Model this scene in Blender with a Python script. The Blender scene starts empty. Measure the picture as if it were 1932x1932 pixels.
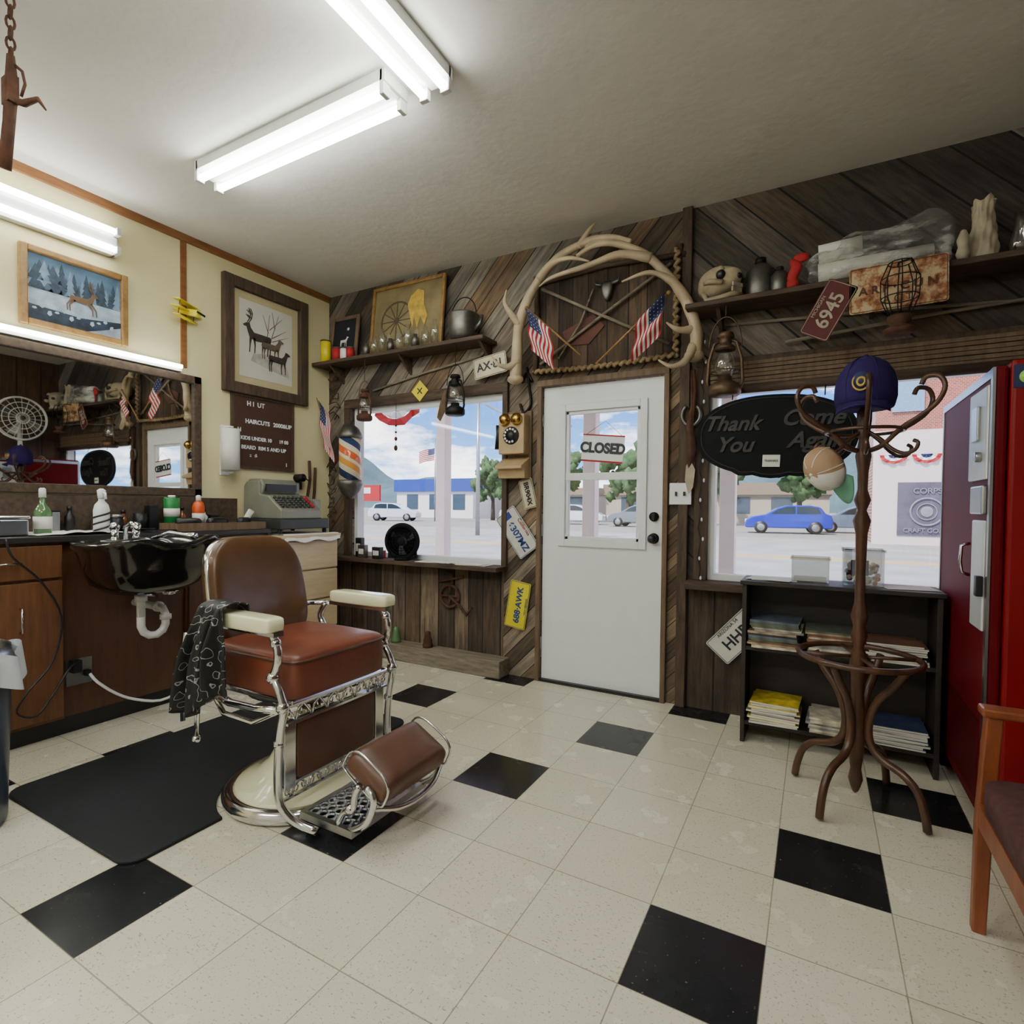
import bpy, math, random
from mathutils import Vector, Matrix
random.seed(7)
SC=bpy.context.scene
COL=SC.collection
pi=math.pi
# ------------------------------------------------------------------ materials
def srgb(c):
    return tuple([((v/255)/12.92 if v/255<=0.04045 else ((v/255+0.055)/1.055)**2.4) for v in c])+(1.0,)
class NT:
    def __init__(s,name):
        s.m=bpy.data.materials.new(name); s.m.use_nodes=True; s.t=s.m.node_tree
        s.p=s.t.nodes['Principled BSDF']; s.out=s.t.nodes['Material Output']
    def new(s,ty,**k):
        n=s.t.nodes.new(ty)
        for a,b in k.items(): setattr(n,a,b)
        return n
    def L(s,a,b): s.t.links.new(a,b)
    def put(s,v,sock):
        if hasattr(v,'links'): s.L(v,sock)
        else: sock.default_value=v
    def math(s,op,a,b=None,c=None):
        n=s.new('ShaderNodeMath',operation=op)
        s.put(a,n.inputs[0])
        if b is not None: s.put(b,n.inputs[1])
        if c is not None: s.put(c,n.inputs[2])
        return n.outputs[0]
    def mix(s,f,a,b,mode='MIX'):
        n=s.new('ShaderNodeMix',data_type='RGBA',blend_type=mode)
        s.put(f,n.inputs[0]); s.put(a,n.inputs[6]); s.put(b,n.inputs[7]); return n.outputs[2]
    def noise(s,vec,scale,detail=3,rough=.5):
        n=s.new('ShaderNodeTexNoise'); n.inputs['Scale'].default_value=scale
        n.inputs['Detail'].default_value=detail; n.inputs['Roughness'].default_value=rough
        if vec is not None: s.L(vec,n.inputs['Vector'])
        return n.outputs[0]
    def comb(s,x,y,z):
        n=s.new('ShaderNodeCombineXYZ'); s.put(x,n.inputs[0]); s.put(y,n.inputs[1]); s.put(z,n.inputs[2]); return n.outputs[0]
    def pos(s):
        g=s.new('ShaderNodeNewGeometry'); q=s.new('ShaderNodeSeparateXYZ'); s.L(g.outputs['Position'],q.inputs[0]); return g.outputs['Position'],q.outputs
    def obj(s):
        g=s.new('ShaderNodeTexCoord'); q=s.new('ShaderNodeSeparateXYZ'); s.L(g.outputs['Object'],q.inputs[0]); return g.outputs['Object'],q.outputs
    def ramp(s,f,stops,interp='LINEAR'):
        n=s.new('ShaderNodeValToRGB'); n.color_ramp.interpolation=interp
        e=n.color_ramp.elements
        while len(e)<len(stops): e.new(0.5)
        for i,(p,c) in enumerate(stops): e[i].position=p; e[i].color=c
        s.put(f,n.inputs[0]); return n.outputs[0]
    def bump(s,h,strength=.3,dist=.01):
        n=s.new('ShaderNodeBump'); n.inputs['Strength'].default_value=strength; n.inputs['Distance'].default_value=dist
        s.L(h,n.inputs['Height']); s.L(n.outputs[0],s.p.inputs['Normal'])
def M(name,c,rough=.5,metal=0,var=.12,scale=12,bump=0,coat=0,spec=None):
    n=NT(name); v,_=n.obj()
    f=n.noise(v,scale,4)
    c=srgb(c); a=tuple(max(0,x*(1-var)) for x in c[:3])+(1,); b=tuple(min(1,x*(1+var)) for x in c[:3])+(1,)
    col=n.ramp(f,[(.3,a),(.7,b)])
    n.L(col,n.p.inputs['Base Color']); n.p.inputs['Roughness'].default_value=rough; n.p.inputs['Metallic'].default_value=metal
    if coat: n.p.inputs['Coat Weight'].default_value=coat
    if spec is not None: n.p.inputs['Specular IOR Level'].default_value=spec
    if bump: n.bump(n.noise(v,scale*6,3),bump,.004)
    return n.m
def wood(name,c1,c2,sc=(3,3,30),rough=.5,bump=.15):
    n=NT(name); v,o=n.obj()
    w=n.comb(n.math('MULTIPLY',o[0],sc[0]),n.math('MULTIPLY',o[1],sc[1]),n.math('MULTIPLY',o[2],sc[2]))
    f=n.noise(w,2.0,6,.65)
    n.L(n.ramp(f,[(.3,srgb(c1)),(.7,srgb(c2))]),n.p.inputs['Base Color'])
    n.p.inputs['Roughness'].default_value=rough
    n.bump(f,bump,.004); return n.m
def planks(name,ang,w,cols,hax=0,rough=.85):
    n=NT(name); v,o=n.pos(); x=o[hax]; z=o[2]
    ca,sa=math.cos(ang),math.sin(ang)
    u=n.math('ADD',n.math('MULTIPLY',x,ca),n.math('MULTIPLY',z,sa))
    t=n.math('SUBTRACT',n.math('MULTIPLY',z,ca),n.math('MULTIPLY',x,sa))
    u=n.math('ADD',u,n.math('MULTIPLY',n.math('SINE',n.math('MULTIPLY',u,9.0)),.022))
    q=n.math('DIVIDE',u,w); idd=n.math('FLOOR',q); fr=n.math('FRACT',q)
    wn=n.new('ShaderNodeTexWhiteNoise',noise_dimensions='1D'); n.L(idd,wn.inputs['W'])
    st=[((i+.0)/len(cols),srgb(c)) for i,c in enumerate(cols)]
    base=n.ramp(wn.outputs[0],st,'CONSTANT')
    g=n.noise(n.comb(n.math('MULTIPLY',u,26),n.math('MULTIPLY',t,2.2),n.math('MULTIPLY',idd,3.7)),1.6,7,.7)
    gc=n.ramp(g,[(.28,(.3,.28,.27,1)),(.5,(.96,.95,.94,1)),(.75,(1.75,1.7,1.62,1))])
    col=n.mix(1.0,base,gc,'MULTIPLY')
    blo=n.ramp(n.noise(v,1.7,3),[(.35,(.62,.62,.66,1)),(.65,(1.3,1.26,1.2,1))])
    col=n.mix(1.0,col,blo,'MULTIPLY')
    e=n.math('MINIMUM',fr,n.math('SUBTRACT',1.0,fr)); gap=n.math('LESS_THAN',e,.03)
    col=n.mix(gap,col,(.008,.006,.005,1))
    n.L(col,n.p.inputs['Base Color']); n.p.inputs['Roughness'].default_value=rough
    h=n.math('SUBTRACT',n.math('MULTIPLY',g,.5),gap); n.bump(h,.6,.006)
    return n.m
def floor_mat():
    n=NT('vinyl_tile'); v,o=n.pos()
    fx=n.math('DIVIDE',n.math('SUBTRACT',o[0],3.161),.305); fy=n.math('DIVIDE',n.math('ADD',o[1],1.697),.305)
    i=n.math('FLOOR',fx); j=n.math('ADD',n.math('FLOOR',fy),1.0)
    k=n.math('FLOORED_MODULO',n.math('SUBTRACT',i,n.math('MULTIPLY',j,.5)),4.0)
    blk=n.math('LESS_THAN',k,.25)
    wn=n.new('ShaderNodeTexWhiteNoise',noise_dimensions='2D'); n.L(n.comb(i,j,0.0),wn.inputs['Vector'])
    cream=n.mix(wn.outputs[0],srgb((214,208,186)),srgb((224,218,199)))
    cream=n.mix(n.math('MULTIPLY',n.noise(v,5,5),.45),cream,srgb((200,192,166)))
    f1=n.math('GREATER_THAN',n.noise(n.comb(n.math('MULTIPLY',o[0],1.0),n.math('MULTIPLY',o[1],2.2),wn.outputs[0]),95,2),.665)
    f2=n.math('GREATER_THAN',n.noise(n.comb(n.math('MULTIPLY',o[0],2.1),n.math('MULTIPLY',o[1],1.0),n.math('ADD',wn.outputs[0],4.0)),85,2),.67)
    cream=n.mix(n.math('MULTIPLY',f1,.6),cream,srgb((124,112,90)))
    cream=n.mix(n.math('MULTIPLY',f2,.5),cream,srgb((150,136,108)))
    dark=n.mix(n.math('GREATER_THAN',n.noise(v,80,2),.72),srgb((30,31,33)),srgb((100,102,102)))
    col=n.mix(blk,cream,dark)
    ex=n.math('FRACT',fx); ey=n.math('FRACT',fy)
    ex=n.math('MINIMUM',ex,n.math('SUBTRACT',1.0,ex)); ey=n.math('MINIMUM',ey,n.math('SUBTRACT',1.0,ey))
    gap=n.math('LESS_THAN',n.math('MINIMUM',ex,ey),.0055)
    col=n.mix(n.math('MULTIPLY',gap,.6),col,srgb((88,78,58)))
    n.L(col,n.p.inputs['Base Color'])
    r=n.math('ADD',n.math('MULTIPLY',n.noise(v,7,4),.2),.15); n.L(r,n.p.inputs['Roughness'])
    n.bump(n.math('SUBTRACT',n.math('MULTIPLY',n.noise(v,3,2),.6),gap),.12,.003)
    return n.m
def glass(name,fac=.06,tint=(1,1,1,1)):
    n=NT(name); t=n.t; t.nodes.remove(n.p)
    a=n.new('ShaderNodeBsdfTransparent'); a.inputs[0].default_value=tint
    b=n.new('ShaderNodeBsdfGlossy'); b.inputs['Roughness'].default_value=.02
    m=n.new('ShaderNodeMixShader'); m.inputs[0].default_value=fac
    n.L(a.outputs[0],m.inputs[1]); n.L(b.outputs[0],m.inputs[2]); n.L(m.outputs[0],n.out.inputs[0]); return n.m
def emis(name,c,s):
    n=NT(name); n.p.inputs['Base Color'].default_value=(.8,.8,.8,1)
    n.p.inputs['Emission Color'].default_value=c; n.p.inputs['Emission Strength'].default_value=s; return n.m

GREYS=[(110,100,88),(76,66,55),(134,126,113),(92,80,67),(64,56,47),(112,92,70),(124,116,104),(80,71,61),(98,82,64),(114,106,96)]
m_floor=floor_mat()
m_pl1=planks('barnwood_rising',-pi/4+.05,.12,GREYS)
m_pl2=planks('barnwood_falling',.76,.17,[(112,104,96),(70,62,54),(92,84,76),(58,50,42),(122,114,106),(82,70,58),(66,58,52)])
m_pl3=planks('barnwood_upright',0,.14,[(98,84,68),(76,63,50),(110,96,80),(66,56,46),(88,72,56)])
m_pl4=planks('barnwood_post',-pi/4,.085,[(118,106,92),(86,74,61),(136,124,108),(74,63,51),(116,98,76)])
m_pl5=planks('barnwood_post_light',-pi/4,.06,[(126,108,84),(90,74,56),(112,98,78),(72,59,44)])
m_door_panel=planks('barnwood_panel',0,.11,[(86,70,54),(70,56,43),(96,80,62),(60,48,38)])
m_dkpanel=planks('dark_panelling',0,.2,[(70,50,36),(62,44,32),(76,56,40)],1,.5)
m_cream=M('cream_wall_paint',(220,209,162),.8,0,.03,3,.1)
m_ceil=M('textured_ceiling_paint',(214,210,202),.9,0,.03,2.5,.8)
m_dwood=wood('dark_aged_wood',(50,38,28),(90,71,54),(3,20,20),.75)
m_dwoodz=wood('dark_aged_wood_upright',(52,39,29),(90,71,54),(20,20,3),.75)
m_black_wood=wood('blackened_wood',(26,20,17),(46,36,30),(3,14,14),.55)
m_grey=wood('grey_driftwood',(92,82,68),(150,138,118),(3,24,24),.85)
m_oak=wood('oak_veneer',(86,52,28),(118,77,46),(20,20,2.2),.45)
m_brownlam=wood('brown_laminate',(68,41,26),(92,58,37),(16,16,2),.4)
m_birch=wood('pale_birch_laminate',(190,168,134),(208,188,154),(16,2,16),.45)
m_trimw=wood('stained_trim',(112,70,36),(146,96,52),(20,3,20),.45)
m_jamb=wood('weathered_jamb',(88,68,50),(122,100,76),(20,20,3),.7)
m_bentw=wood('walnut_bentwood',(54,34,23),(92,60,41),(10,10,4),.3)
m_chairw=wood('cherry_wood',(106,52,26),(142,76,40),(14,14,3),.35)
m_goldfr=wood('gilded_frame',(122,88,44),(166,128,72),(12,12,12),.4)
m_rope=wood('hemp_rope',(120,98,68),(164,140,104),(40,40,40),.9)
m_white=M('white_paint',(228,231,230),.35,0,.02)
m_whitep=M('white_enamel_metal',(200,200,194),.5,0,.02)
m_plastic_w=M('white_plastic',(230,230,226),.35,0,.02)
m_black=M('black_plastic',(20,20,22),.4,0,.1)
m_matblack=M('matt_black_paint',(17,17,19),.75,0,.1,12,0,0,.2)
m_blackmat=M('black_rubber',(34,36,38),.65,0,.08,40,.3,0,.3)
m_ctop=M('dark_counter_laminate',(46,40,36),.35,0,.15,30)
m_sink=M('black_porcelain',(24,19,16),.13,0,.05,5,0,.3)
m_chrome=M('chrome',(215,215,215),.14,1,.03)
m_steel=M('brushed_steel',(165,167,168),.32,1,.06)
m_pewter=M('tarnished_tin',(110,108,102),.45,.9,.25,14)
m_iron=M('black_iron',(38,36,34),.55,.7,.2,20,.2)
m_rust=M('rusty_iron',(88,58,42),.8,.35,.35,16,.5)
m_copper=M('aged_copper',(98,78,60),.5,.7,.3,14,.3)
m_brass=M('brass',(190,150,70),.25,1,.08)
m_enam=M('cream_enamel',(232,230,188),.18,0,.03,4,0,.7)
m_leather=M('tan_leather',(112,56,37),.4,0,.16,9,.12,.08)
m_leatherd=M('brown_leather',(84,56,32),.34,0,.18,8,.12,.1)
m_leatherv=M('brown_leather_footrest',(88,56,40),.4,0,.24,8,.15,.05)
m_pvc=M('white_pvc',(222,220,212),.4,0,.03)
m_bone=M('bone',(170,158,134),.6,0,.18,14,.2)
m_antler=M('antler',(178,158,128),.5,0,.32,6,.3)
m_skull=M('weathered_skull',(156,140,112),.75,0,.25,14,.4)
m_red=M('red_enamel',(122,6,14),.42,0,.05,4,0,0,.25)
m_redc=M('red_cloth',(166,24,30),.7,0,.08)
m_blue=M('blue_cloth',(30,40,84),.7,0,.08)
m_wcloth=M('white_cloth',(220,218,212),.8,0,.05)
m_purple=M('purple_cloth',(44,32,84),.85,0,.1,30,.2,0,.2)
m_teal=M('teal_cloth',(110,168,144),.8,0,.08)
m_tan=M('tan_cloth',(160,128,98),.8,0,.1)
m_gold=M('gold_thread',(196,160,70),.6,0,.08)
m_yel=M('yellow_enamel',(222,204,30),.4,0,.08)
m_orange=M('orange_plastic',(214,86,28),.4,0,.08)
m_green=M('green_tin',(34,130,60),.4,0,.1)
m_regg=M('grey_beige_enamel',(126,126,112),.4,.15,.08)
m_regd=M('dark_grey_enamel',(58,60,56),.4,.2,.08)
m_paper=M('paper',(218,216,206),.7,0,.04)
m_menu=M('brown_felt_board',(72,46,33),.85,0,.08,30)
m_mirror=NT('mirror_silver'); m_mirror.p.inputs['Metallic'].default_value=1; m_mirror.p.inputs['Roughness'].default_value=.015; m_mirror.p.inputs['Base Color'].default_value=(.8,.8,.78,1); m_mirror=m_mirror.m
m_glass=glass('window_glass',.05); m_cglass=glass('clear_glass',.22,(.93,.95,.93,1)); m_cplas=glass('clear_plastic',.25,(.9,.92,.92,1))
m_tube=emis('fluorescent_tube',(.95,1,.93,1),15)
m_tube_fill=emis('fluorescent_tube_fill',(.95,.98,.98,1),46)  # stronger tubes for the added fill fixtures behind the camera
m_tubew=emis('fluorescent_tube_wall',(.97,1,.93,1),8)
m_maroon=M('maroon_fabric',(80,52,50),.9,0,.2,40,.5,0,.2)
# ------------------------------------------------------------------ geometry builder
def sp(v,e): return math.copysign(abs(v)**e,v)
class B:
    def __init__(s): s.v=[];s.f=[];s.mi=[];s.sm=[]
    def add(s,vs,fs,mi=0,sm=False):
        o=len(s.v); s.v+= [tuple(v) for v in vs]
        for f in fs: s.f.append(tuple(o+i for i in f)); s.mi.append(mi); s.sm.append(sm)
        return s
    def bx(s,x0,x1,y0,y1,z0,z1,mi=0):
        vs=[Vector((x,y,z)) for x in (x0,x1) for y in (y0,y1) for z in (z0,z1)]
        return s.add(vs,[(0,1,3,2),(4,6,7,5),(0,4,5,1),(2,3,7,6),(0,2,6,4),(1,5,7,3)],mi)
    def tube(s,pts,r,n=8,mi=0,closed=False):
        pts=[Vector(p) for p in pts]; m=len(pts)
        if not hasattr(r,'__len__'): r=[r]*m
        T=[]
        for i in range(m):
            if closed: t=pts[(i+1)%m]-pts[i-1]
            else: t=pts[min(i+1,m-1)]-pts[max(i-1,0)]
            T.append(t.normalized() if t.length>1e-9 else Vector((0,0,1)))
        a=Vector((0,0,1)) if abs(T[0].z)<.9 else Vector((1,0,0))
        u=(a-T[0]*a.dot(T[0])).normalized(); vs=[]
        for i in range(m):
            u=(u-T[i]*u.dot(T[i])); u=u.normalized() if u.length>1e-6 else T[i].orthogonal().normalized()
            w=T[i].cross(u)
            for k in range(n):
                an=2*pi*(k+.5*(n==4))/n; vs.append(pts[i]+(u*math.cos(an)+w*math.sin(an))*r[i])
        fs=[]
        for i in range(m if closed else m-1):
            j=(i+1)%m
            for k in range(n): fs.append((i*n+k,i*n+(k+1)%n,j*n+(k+1)%n,j*n+k))
        if not closed: fs+= [tuple(range(n))[::-1],tuple((m-1)*n+k for k in range(n))]
        return s.add(vs,fs,mi,n>5)
    def cyl(s,p0,p1,r,r1=None,n=20,mi=0):
        return s.tube([p0,p1],[r,r if r1 is None else r1],n,mi)
    def lathe(s,prof,c=(0,0,0),n=28,mi=0,ax='z'):
        vs=[];fs=[];m=len(prof)
        for (r,z) in prof:
            for k in range(n):
                a=2*pi*k/n; x,y=r*math.cos(a),r*math.sin(a)
                p=(x,y,z) if ax=='z' else ((z,x,y) if ax=='x' else (x,z,y))
                vs.append((c[0]+p[0],c[1]+p[1],c[2]+p[2]))
        for i in range(m-1):
            for k in range(n): fs.append((i*n+k,i*n+(k+1)%n,(i+1)*n+(k+1)%n,(i+1)*n+k))
        if prof[0][0]>1e-4: fs.append(tuple(range(n))[::-1])
        if prof[-1][0]>1e-4: fs.append(tuple((m-1)*n+k for k in range(n)))
        return s.add(vs,fs,mi,True)
    def sup(s,c,h,e1=.3,e2=.3,nu=32,nv=16,mi=0,fn=None):
        vs=[];fs=[]
        for j in range(nv+1):
            b=-pi/2+pi*j/nv
            for i in range(nu):
                a=2*pi*i/nu
                p=Vector((h[0]*sp(math.cos(b),e1)*sp(math.cos(a),e2),h[1]*sp(math.cos(b),e1)*sp(math.sin(a),e2),h[2]*sp(math.sin(b),e1)))
                if fn: p=fn(p)
                vs.append(Vector(c)+p)
        for j in range(nv):
            for i in range(nu): fs.append((j*nu+i,j*nu+(i+1)%nu,(j+1)*nu+(i+1)%nu,(j+1)*nu+i))
        return s.add(vs,fs,mi,True)
    def sph(s,c,r,mi=0,n=16):
        if not hasattr(r,'__len__'): r=(r,r,r)
        return s.sup(c,r,1,1,n,n//2,mi)
    def grid(s,fn,nu,nv,mi=0,sm=True,mf=None):
        o=len(s.v); vs=[fn(i/nu,j/nv) for j in range(nv+1) for i in range(nu+1)]
        s.v+= [tuple(v) for v in vs]
        for j in range(nv):
            for i in range(nu):
                a=o+j*(nu+1)+i; s.f.append((a,a+1,a+nu+2,a+nu+1)); s.mi.append(mf(i,j) if mf else mi); s.sm.append(sm)
        return s
    def prism(s,poly,y0,y1,mi=0,plane='xz'):
        def P(p,d): return (p[0],d,p[1]) if plane=='xz' else ((d,p[0],p[1]) if plane=='yz' else (p[0],p[1],d))
        n=len(poly); vs=[P(p,y0) for p in poly]+[P(p,y1) for p in poly]
        fs=[tuple(range(n)),tuple(range(n,2*n))[::-1]]+[(i,i+n,(i+1)%n+n,(i+1)%n) for i in range(n)]
        return s.add(vs,fs,mi)
    def ln(s,p,q,w,y,mi=0,w2=None):
        p=Vector(p);q=Vector(q);d=(q-p).normalized();nn=Vector((-d.y,d.x)); w2=w if w2 is None else w2
        P=[p+nn*w/2,p-nn*w/2,q-nn*w2/2,q+nn*w2/2]
        return s.prism([(a.x,a.y) for a in P],y,y+.0015,mi)
def fix_normals(me):
    import bmesh
    bm=bmesh.new(); bm.from_mesh(me); bmesh.ops.recalc_face_normals(bm,faces=bm.faces); bm.to_mesh(me); bm.free()
def make(name,b,mats,parent=None,loc=(0,0,0),rot=(0,0,0),label=None,cat=None,kind=None,bevel=0,group=None,seg=2,rec=True):
    me=bpy.data.meshes.new(name); me.from_pydata(b.v,[],b.f)
    if not isinstance(mats,(list,tuple)): mats=[mats]
    for m in mats: me.materials.append(m)
    me.polygons.foreach_set('material_index',b.mi); me.polygons.foreach_set('use_smooth',b.sm); me.update()
    if rec: fix_normals(me)
    o=bpy.data.objects.new(name,me); COL.objects.link(o); o.location=loc; o.rotation_euler=rot
    if parent: o.parent=parent
    if label: o['label']=label
    if cat: o['category']=cat
    if kind: o['kind']=kind
    if group: o['group']=group
    if bevel:
        d=o.modifiers.new('b','BEVEL'); d.width=bevel; d.segments=seg; d.limit_method='ANGLE'; d.harden_normals=False
    return o
def thing(name,label,cat,loc=(0,0,0),rot=(0,0,0),group=None,kind=None):
    o=bpy.data.objects.new(name,None); COL.objects.link(o); o.location=loc; o.rotation_euler=rot; o.empty_display_size=.05
    if label: o['label']=label
    if cat: o['category']=cat
    if group: o['group']=group
    if kind: o['kind']=kind
    return o
def text(body,size,mat,parent,loc,rot=(pi/2,0,0),name='lettering',ext=.0012,shear=0,sx=1,bold=0):
    cu=bpy.data.curves.new('t','FONT'); cu.body=body; cu.size=size; cu.extrude=ext; cu.align_x='CENTER'; cu.align_y='CENTER'; cu.shear=shear; cu.offset=bold
    t=bpy.data.objects.new('t',cu); COL.objects.link(t); bpy.context.view_layer.update()
    dg=bpy.context.evaluated_depsgraph_get(); me=bpy.data.meshes.new_from_object(t.evaluated_get(dg))
    bpy.data.objects.remove(t); me.materials.clear(); me.materials.append(mat)
    o=bpy.data.objects.new(name,me); COL.objects.link(o); o.location=loc; o.rotation_euler=rot; o.scale=(sx,1,1)
    if parent: o.parent=parent
    return o
def sm(pts,n=5):
    P=[Vector(p) for p in pts]; out=[]
    for i in range(len(P)-1):
        p0,p1,p2,p3=P[max(i-1,0)],P[i],P[i+1],P[min(i+2,len(P)-1)]
        for k in range(n):
            t=k/n; out.append(.5*((2*p1)+(-p0+p2)*t+(2*p0-5*p1+4*p2-p3)*t*t+(-p0+3*p1-3*p2+p3)*t**3))
    out.append(P[-1]); return out
ROTL=(0,0,pi/2)   # build facing -Y, turn to face +X (mounted on the cream wall)

# ------------------------------------------------------------------ room shell
H=2.863; XR=4.75; YB=-6.0
make('floor',B().bx(-.1,XR+.1,YB-.1,.12,-.1,0),m_floor,kind='structure')
make('ceiling',B().bx(-.1,XR+.1,YB-.1,.12,H,H+.15),m_ceil,kind='structure')
make('wall_left',B().bx(-.12,0,YB-.1,.12,0,H),m_cream,kind='structure')
make('wall_right',B().bx(XR,XR+.12,YB-.1,.12,0,H),m_dkpanel,kind='structure')
make('wall_back',B().bx(-.1,XR+.1,YB-.12,YB,0,H),M('off_white_wall_paint',(216,212,200),.8,0,.03,3,.1),kind='structure')
T=.12
w=B()
for x0,x1,z0,z1,mi in [(0,1.69,1.93,H,0),(0,.27,.745,1.93,0),(0,1.69,0,.745,2),(1.69,1.975,0,1.98,3),(1.69,1.975,1.98,H,0),
    (1.975,2.77,1.95,H,0),(2.77,2.88,0,1.98,4),(2.77,2.88,1.98,H,0),(2.88,3.02,.745,1.83,1),(2.88,XR,1.83,H,1),(2.88,XR,0,.745,2),(4.62,XR,.745,1.83,1)]:
    w.bx(x0,x1,0,T,z0,z1,mi)
make('wall_front',w,[m_pl1,m_pl2,m_pl3,m_pl4,m_pl5],kind='structure')
make('trim_1',B().bx(0,.02,-4.5,0,H-.045,H),m_trimw,kind='structure')
make('trim_2',B().bx(0,.012,-1.22,-1.185,2.02,H-.045),m_trimw,kind='structure')
make('trim_3',B().bx(2.86,2.915,-.035,0,0,H),m_dwoodz,kind='structure',bevel=.004)
make('trim_4',B().bx(.2,1.72,-.03,0,1.93,2.0),m_dwood,kind='structure',bevel=.004)
make('trim_5',B().bx(1.945,1.975,-.03,0,0,1.97).bx(2.77,2.8,-.03,0,0,1.97).bx(1.945,2.8,-.035,0,1.935,1.975),m_jamb,kind='structure',bevel=.003)
make('trim_6',B().bx(.2,.27,-.03,0,.745,1.93).bx(1.68,1.72,-.03,0,.745,1.93),m_dwoodz,kind='structure',bevel=.004)
make('trim_7',B().bx(2.95,3.02,-.03,0,.745,1.95).bx(2.95,4.7,-.03,0,1.95,1.98),m_dwoodz,kind='structure',bevel=.004)
make('baseboard_left',B().bx(0,.31,-4.0,-.84,0,.09),m_black,kind='structure')
make('trim_8',B().bx(.0,1.72,-.16,.05,.715,.745),m_dwood,kind='structure',bevel=.004)
make('trim_9',B().bx(2.92,4.7,-.12,.05,.70,.745),m_dwood,kind='structure',bevel=.004)
make('trim_10',B().bx(.6,1.74,-.14,-.001,0,.12),m_grey,kind='structure',bevel=.006)
def window(n,x0,x1,z0,z1):
    o=B(); f=.035
    o.bx(x0,x0+f,.02,.09,z0,z1).bx(x1-f,x1,.02,.09,z0,z1).bx(x0+f,x1-f,.02,.09,z0,z0+f).bx(x0+f,x1-f,.02,.09,z1-f,z1)
    r=make('window_%d'%n,o,m_white,kind='structure')
    make('pane',B().bx(x0+f,x1-f,.05,.054,z0+f,z1-f),m_glass,r)
window(1,.27,1.69,.745,1.93); window(2,3.02,4.62,.745,1.83)
D=thing('door_1',None,None,(1.98,.005,0),kind='structure')
w=.785; d=B(); wx0,wx1,wz0,wz1=.16,.645,.945,1.765
d.bx(0,wx0,0,.045,.015,1.93).bx(wx1,w,0,.045,.015,1.93).bx(wx0,wx1,0,.045,.015,wz0).bx(wx0,wx1,0,.045,wz1,1.93)
make('leaf',d,m_white,D)
f=B(); a=.045
f.bx(wx0-a,wx0,-.015,0,wz0-a,wz1+a).bx(wx1,wx1+a,-.015,0,wz0-a,wz1+a).bx(wx0,wx1,-.015,0,wz0-a,wz0).bx(wx0,wx1,-.015,0,wz1,wz1+a)
make('window_moulding',f,m_white,D,bevel=.004)
f=B(); a=.02
f.bx(wx0,wx0+a,.0,.03,wz0,wz1).bx(wx1-a,wx1,.0,.03,wz0,wz1).bx(wx0,wx1,.0,.03,wz0,wz0+a).bx(wx0,wx1,.0,.03,wz1-a,wz1).bx(wx0,wx1,-.008,.035,1.325,1.37)
make('sash',f,m_white,D,bevel=.002)
make('pane',B().bx(wx0,wx1,.02,.024,wz0,wz1),m_glass,D)
make('doorknob',B().cyl((.735,0,.97),(.735,-.03,.97),.012).sph((.735,-.045,.97),.028).cyl((.735,0,.97),(.735,-.008,.97),.032),m_black,D)
make('deadbolt',B().cyl((.737,0,1.1),(.737,-.02,1.1),.028).bx(.73,.744,-.035,-.02,1.08,1.12),m_black,D)
make('threshold',B().bx(-.01,w+.01,-.03,.06,0,.018),m_black,D)
for z in (.25,1.0,1.72):
    make('hinge',B().cyl((-.004,-.006,z-.04),(-.004,-.006,z+.04),.007),m_steel,D)

# ------------------------------------------------------------------ lights
def fixture(name,label,loc,rot,L=1.22,mat=m_tube,tubes=(-.05,.05),wd=.072):
    r=thing(name,label,'light fixture',loc,rot)
    o=B().prism([(-wd,-.0),(-wd,-.045),(-.03,-.05),(-.022,-.062),(.022,-.062),(.03,-.05),(wd,-.045),(wd,0)],-L/2,L/2,0,'yz')
    make('housing',o,m_whitep,r)
    for sgn in (-1,1):
        make('end_cap',B().bx(sgn*L/2-.014,sgn*L/2+.014,-wd,wd,-.05,0).bx(sgn*L/2-.014,sgn*L/2+.008,-wd,-.03,-.098,-.05).bx(sgn*L/2-.014,sgn*L/2+.008,.03,wd,-.098,-.05),m_whitep,r,bevel=.003)
    for t in tubes:
        make('tube',B().cyl((-L/2+.018,t,-.08),(L/2-.018,t,-.08),.0165,n=16),mat,r)
    return r
fixture('fluorescent_light','white two-tube fluorescent fixture on the ceiling, lit, seen broadside',(1.43,-1.54,H-.001),(0,0,0))
fixture('fluorescent_light','white two-tube fluorescent fixture on the ceiling, end near a second fixture',(2.21,-2.1,H-.001),(0,0,pi/2))
fixture('fluorescent_light','two-tube fluorescent fixture high on the cream wall above a painting',(.001,-2.22,2.625),(-pi/2,0,pi/2),1.22,m_tubew)
r=thing('mirror_light','slim fluorescent strip running along the top of the long mirror','light fixture',(0,-1.85,2.0))
make('housing',B().bx(.001,.035,-.62,.62,-.015,.03),m_whitep,r)
make('tube',B().cyl((.05,-.61,.012),(.05,.61,.012),.013),m_tubew,r)
fixture('fluorescent_light','unseen two-tube ceiling fixture added as fill near the waiting chairs',(3.5,-4.1,H-.001),(0,0,pi/2),1.22,m_tube_fill)  # added fill light, out of view, evens out the room lighting
fixture('fluorescent_light','unseen two-tube ceiling fixture added as fill near the waiting chairs',(1.5,-4.4,H-.001),(0,0,0),1.22,m_tube_fill)  # second added fill fixture, also behind the camera

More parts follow.
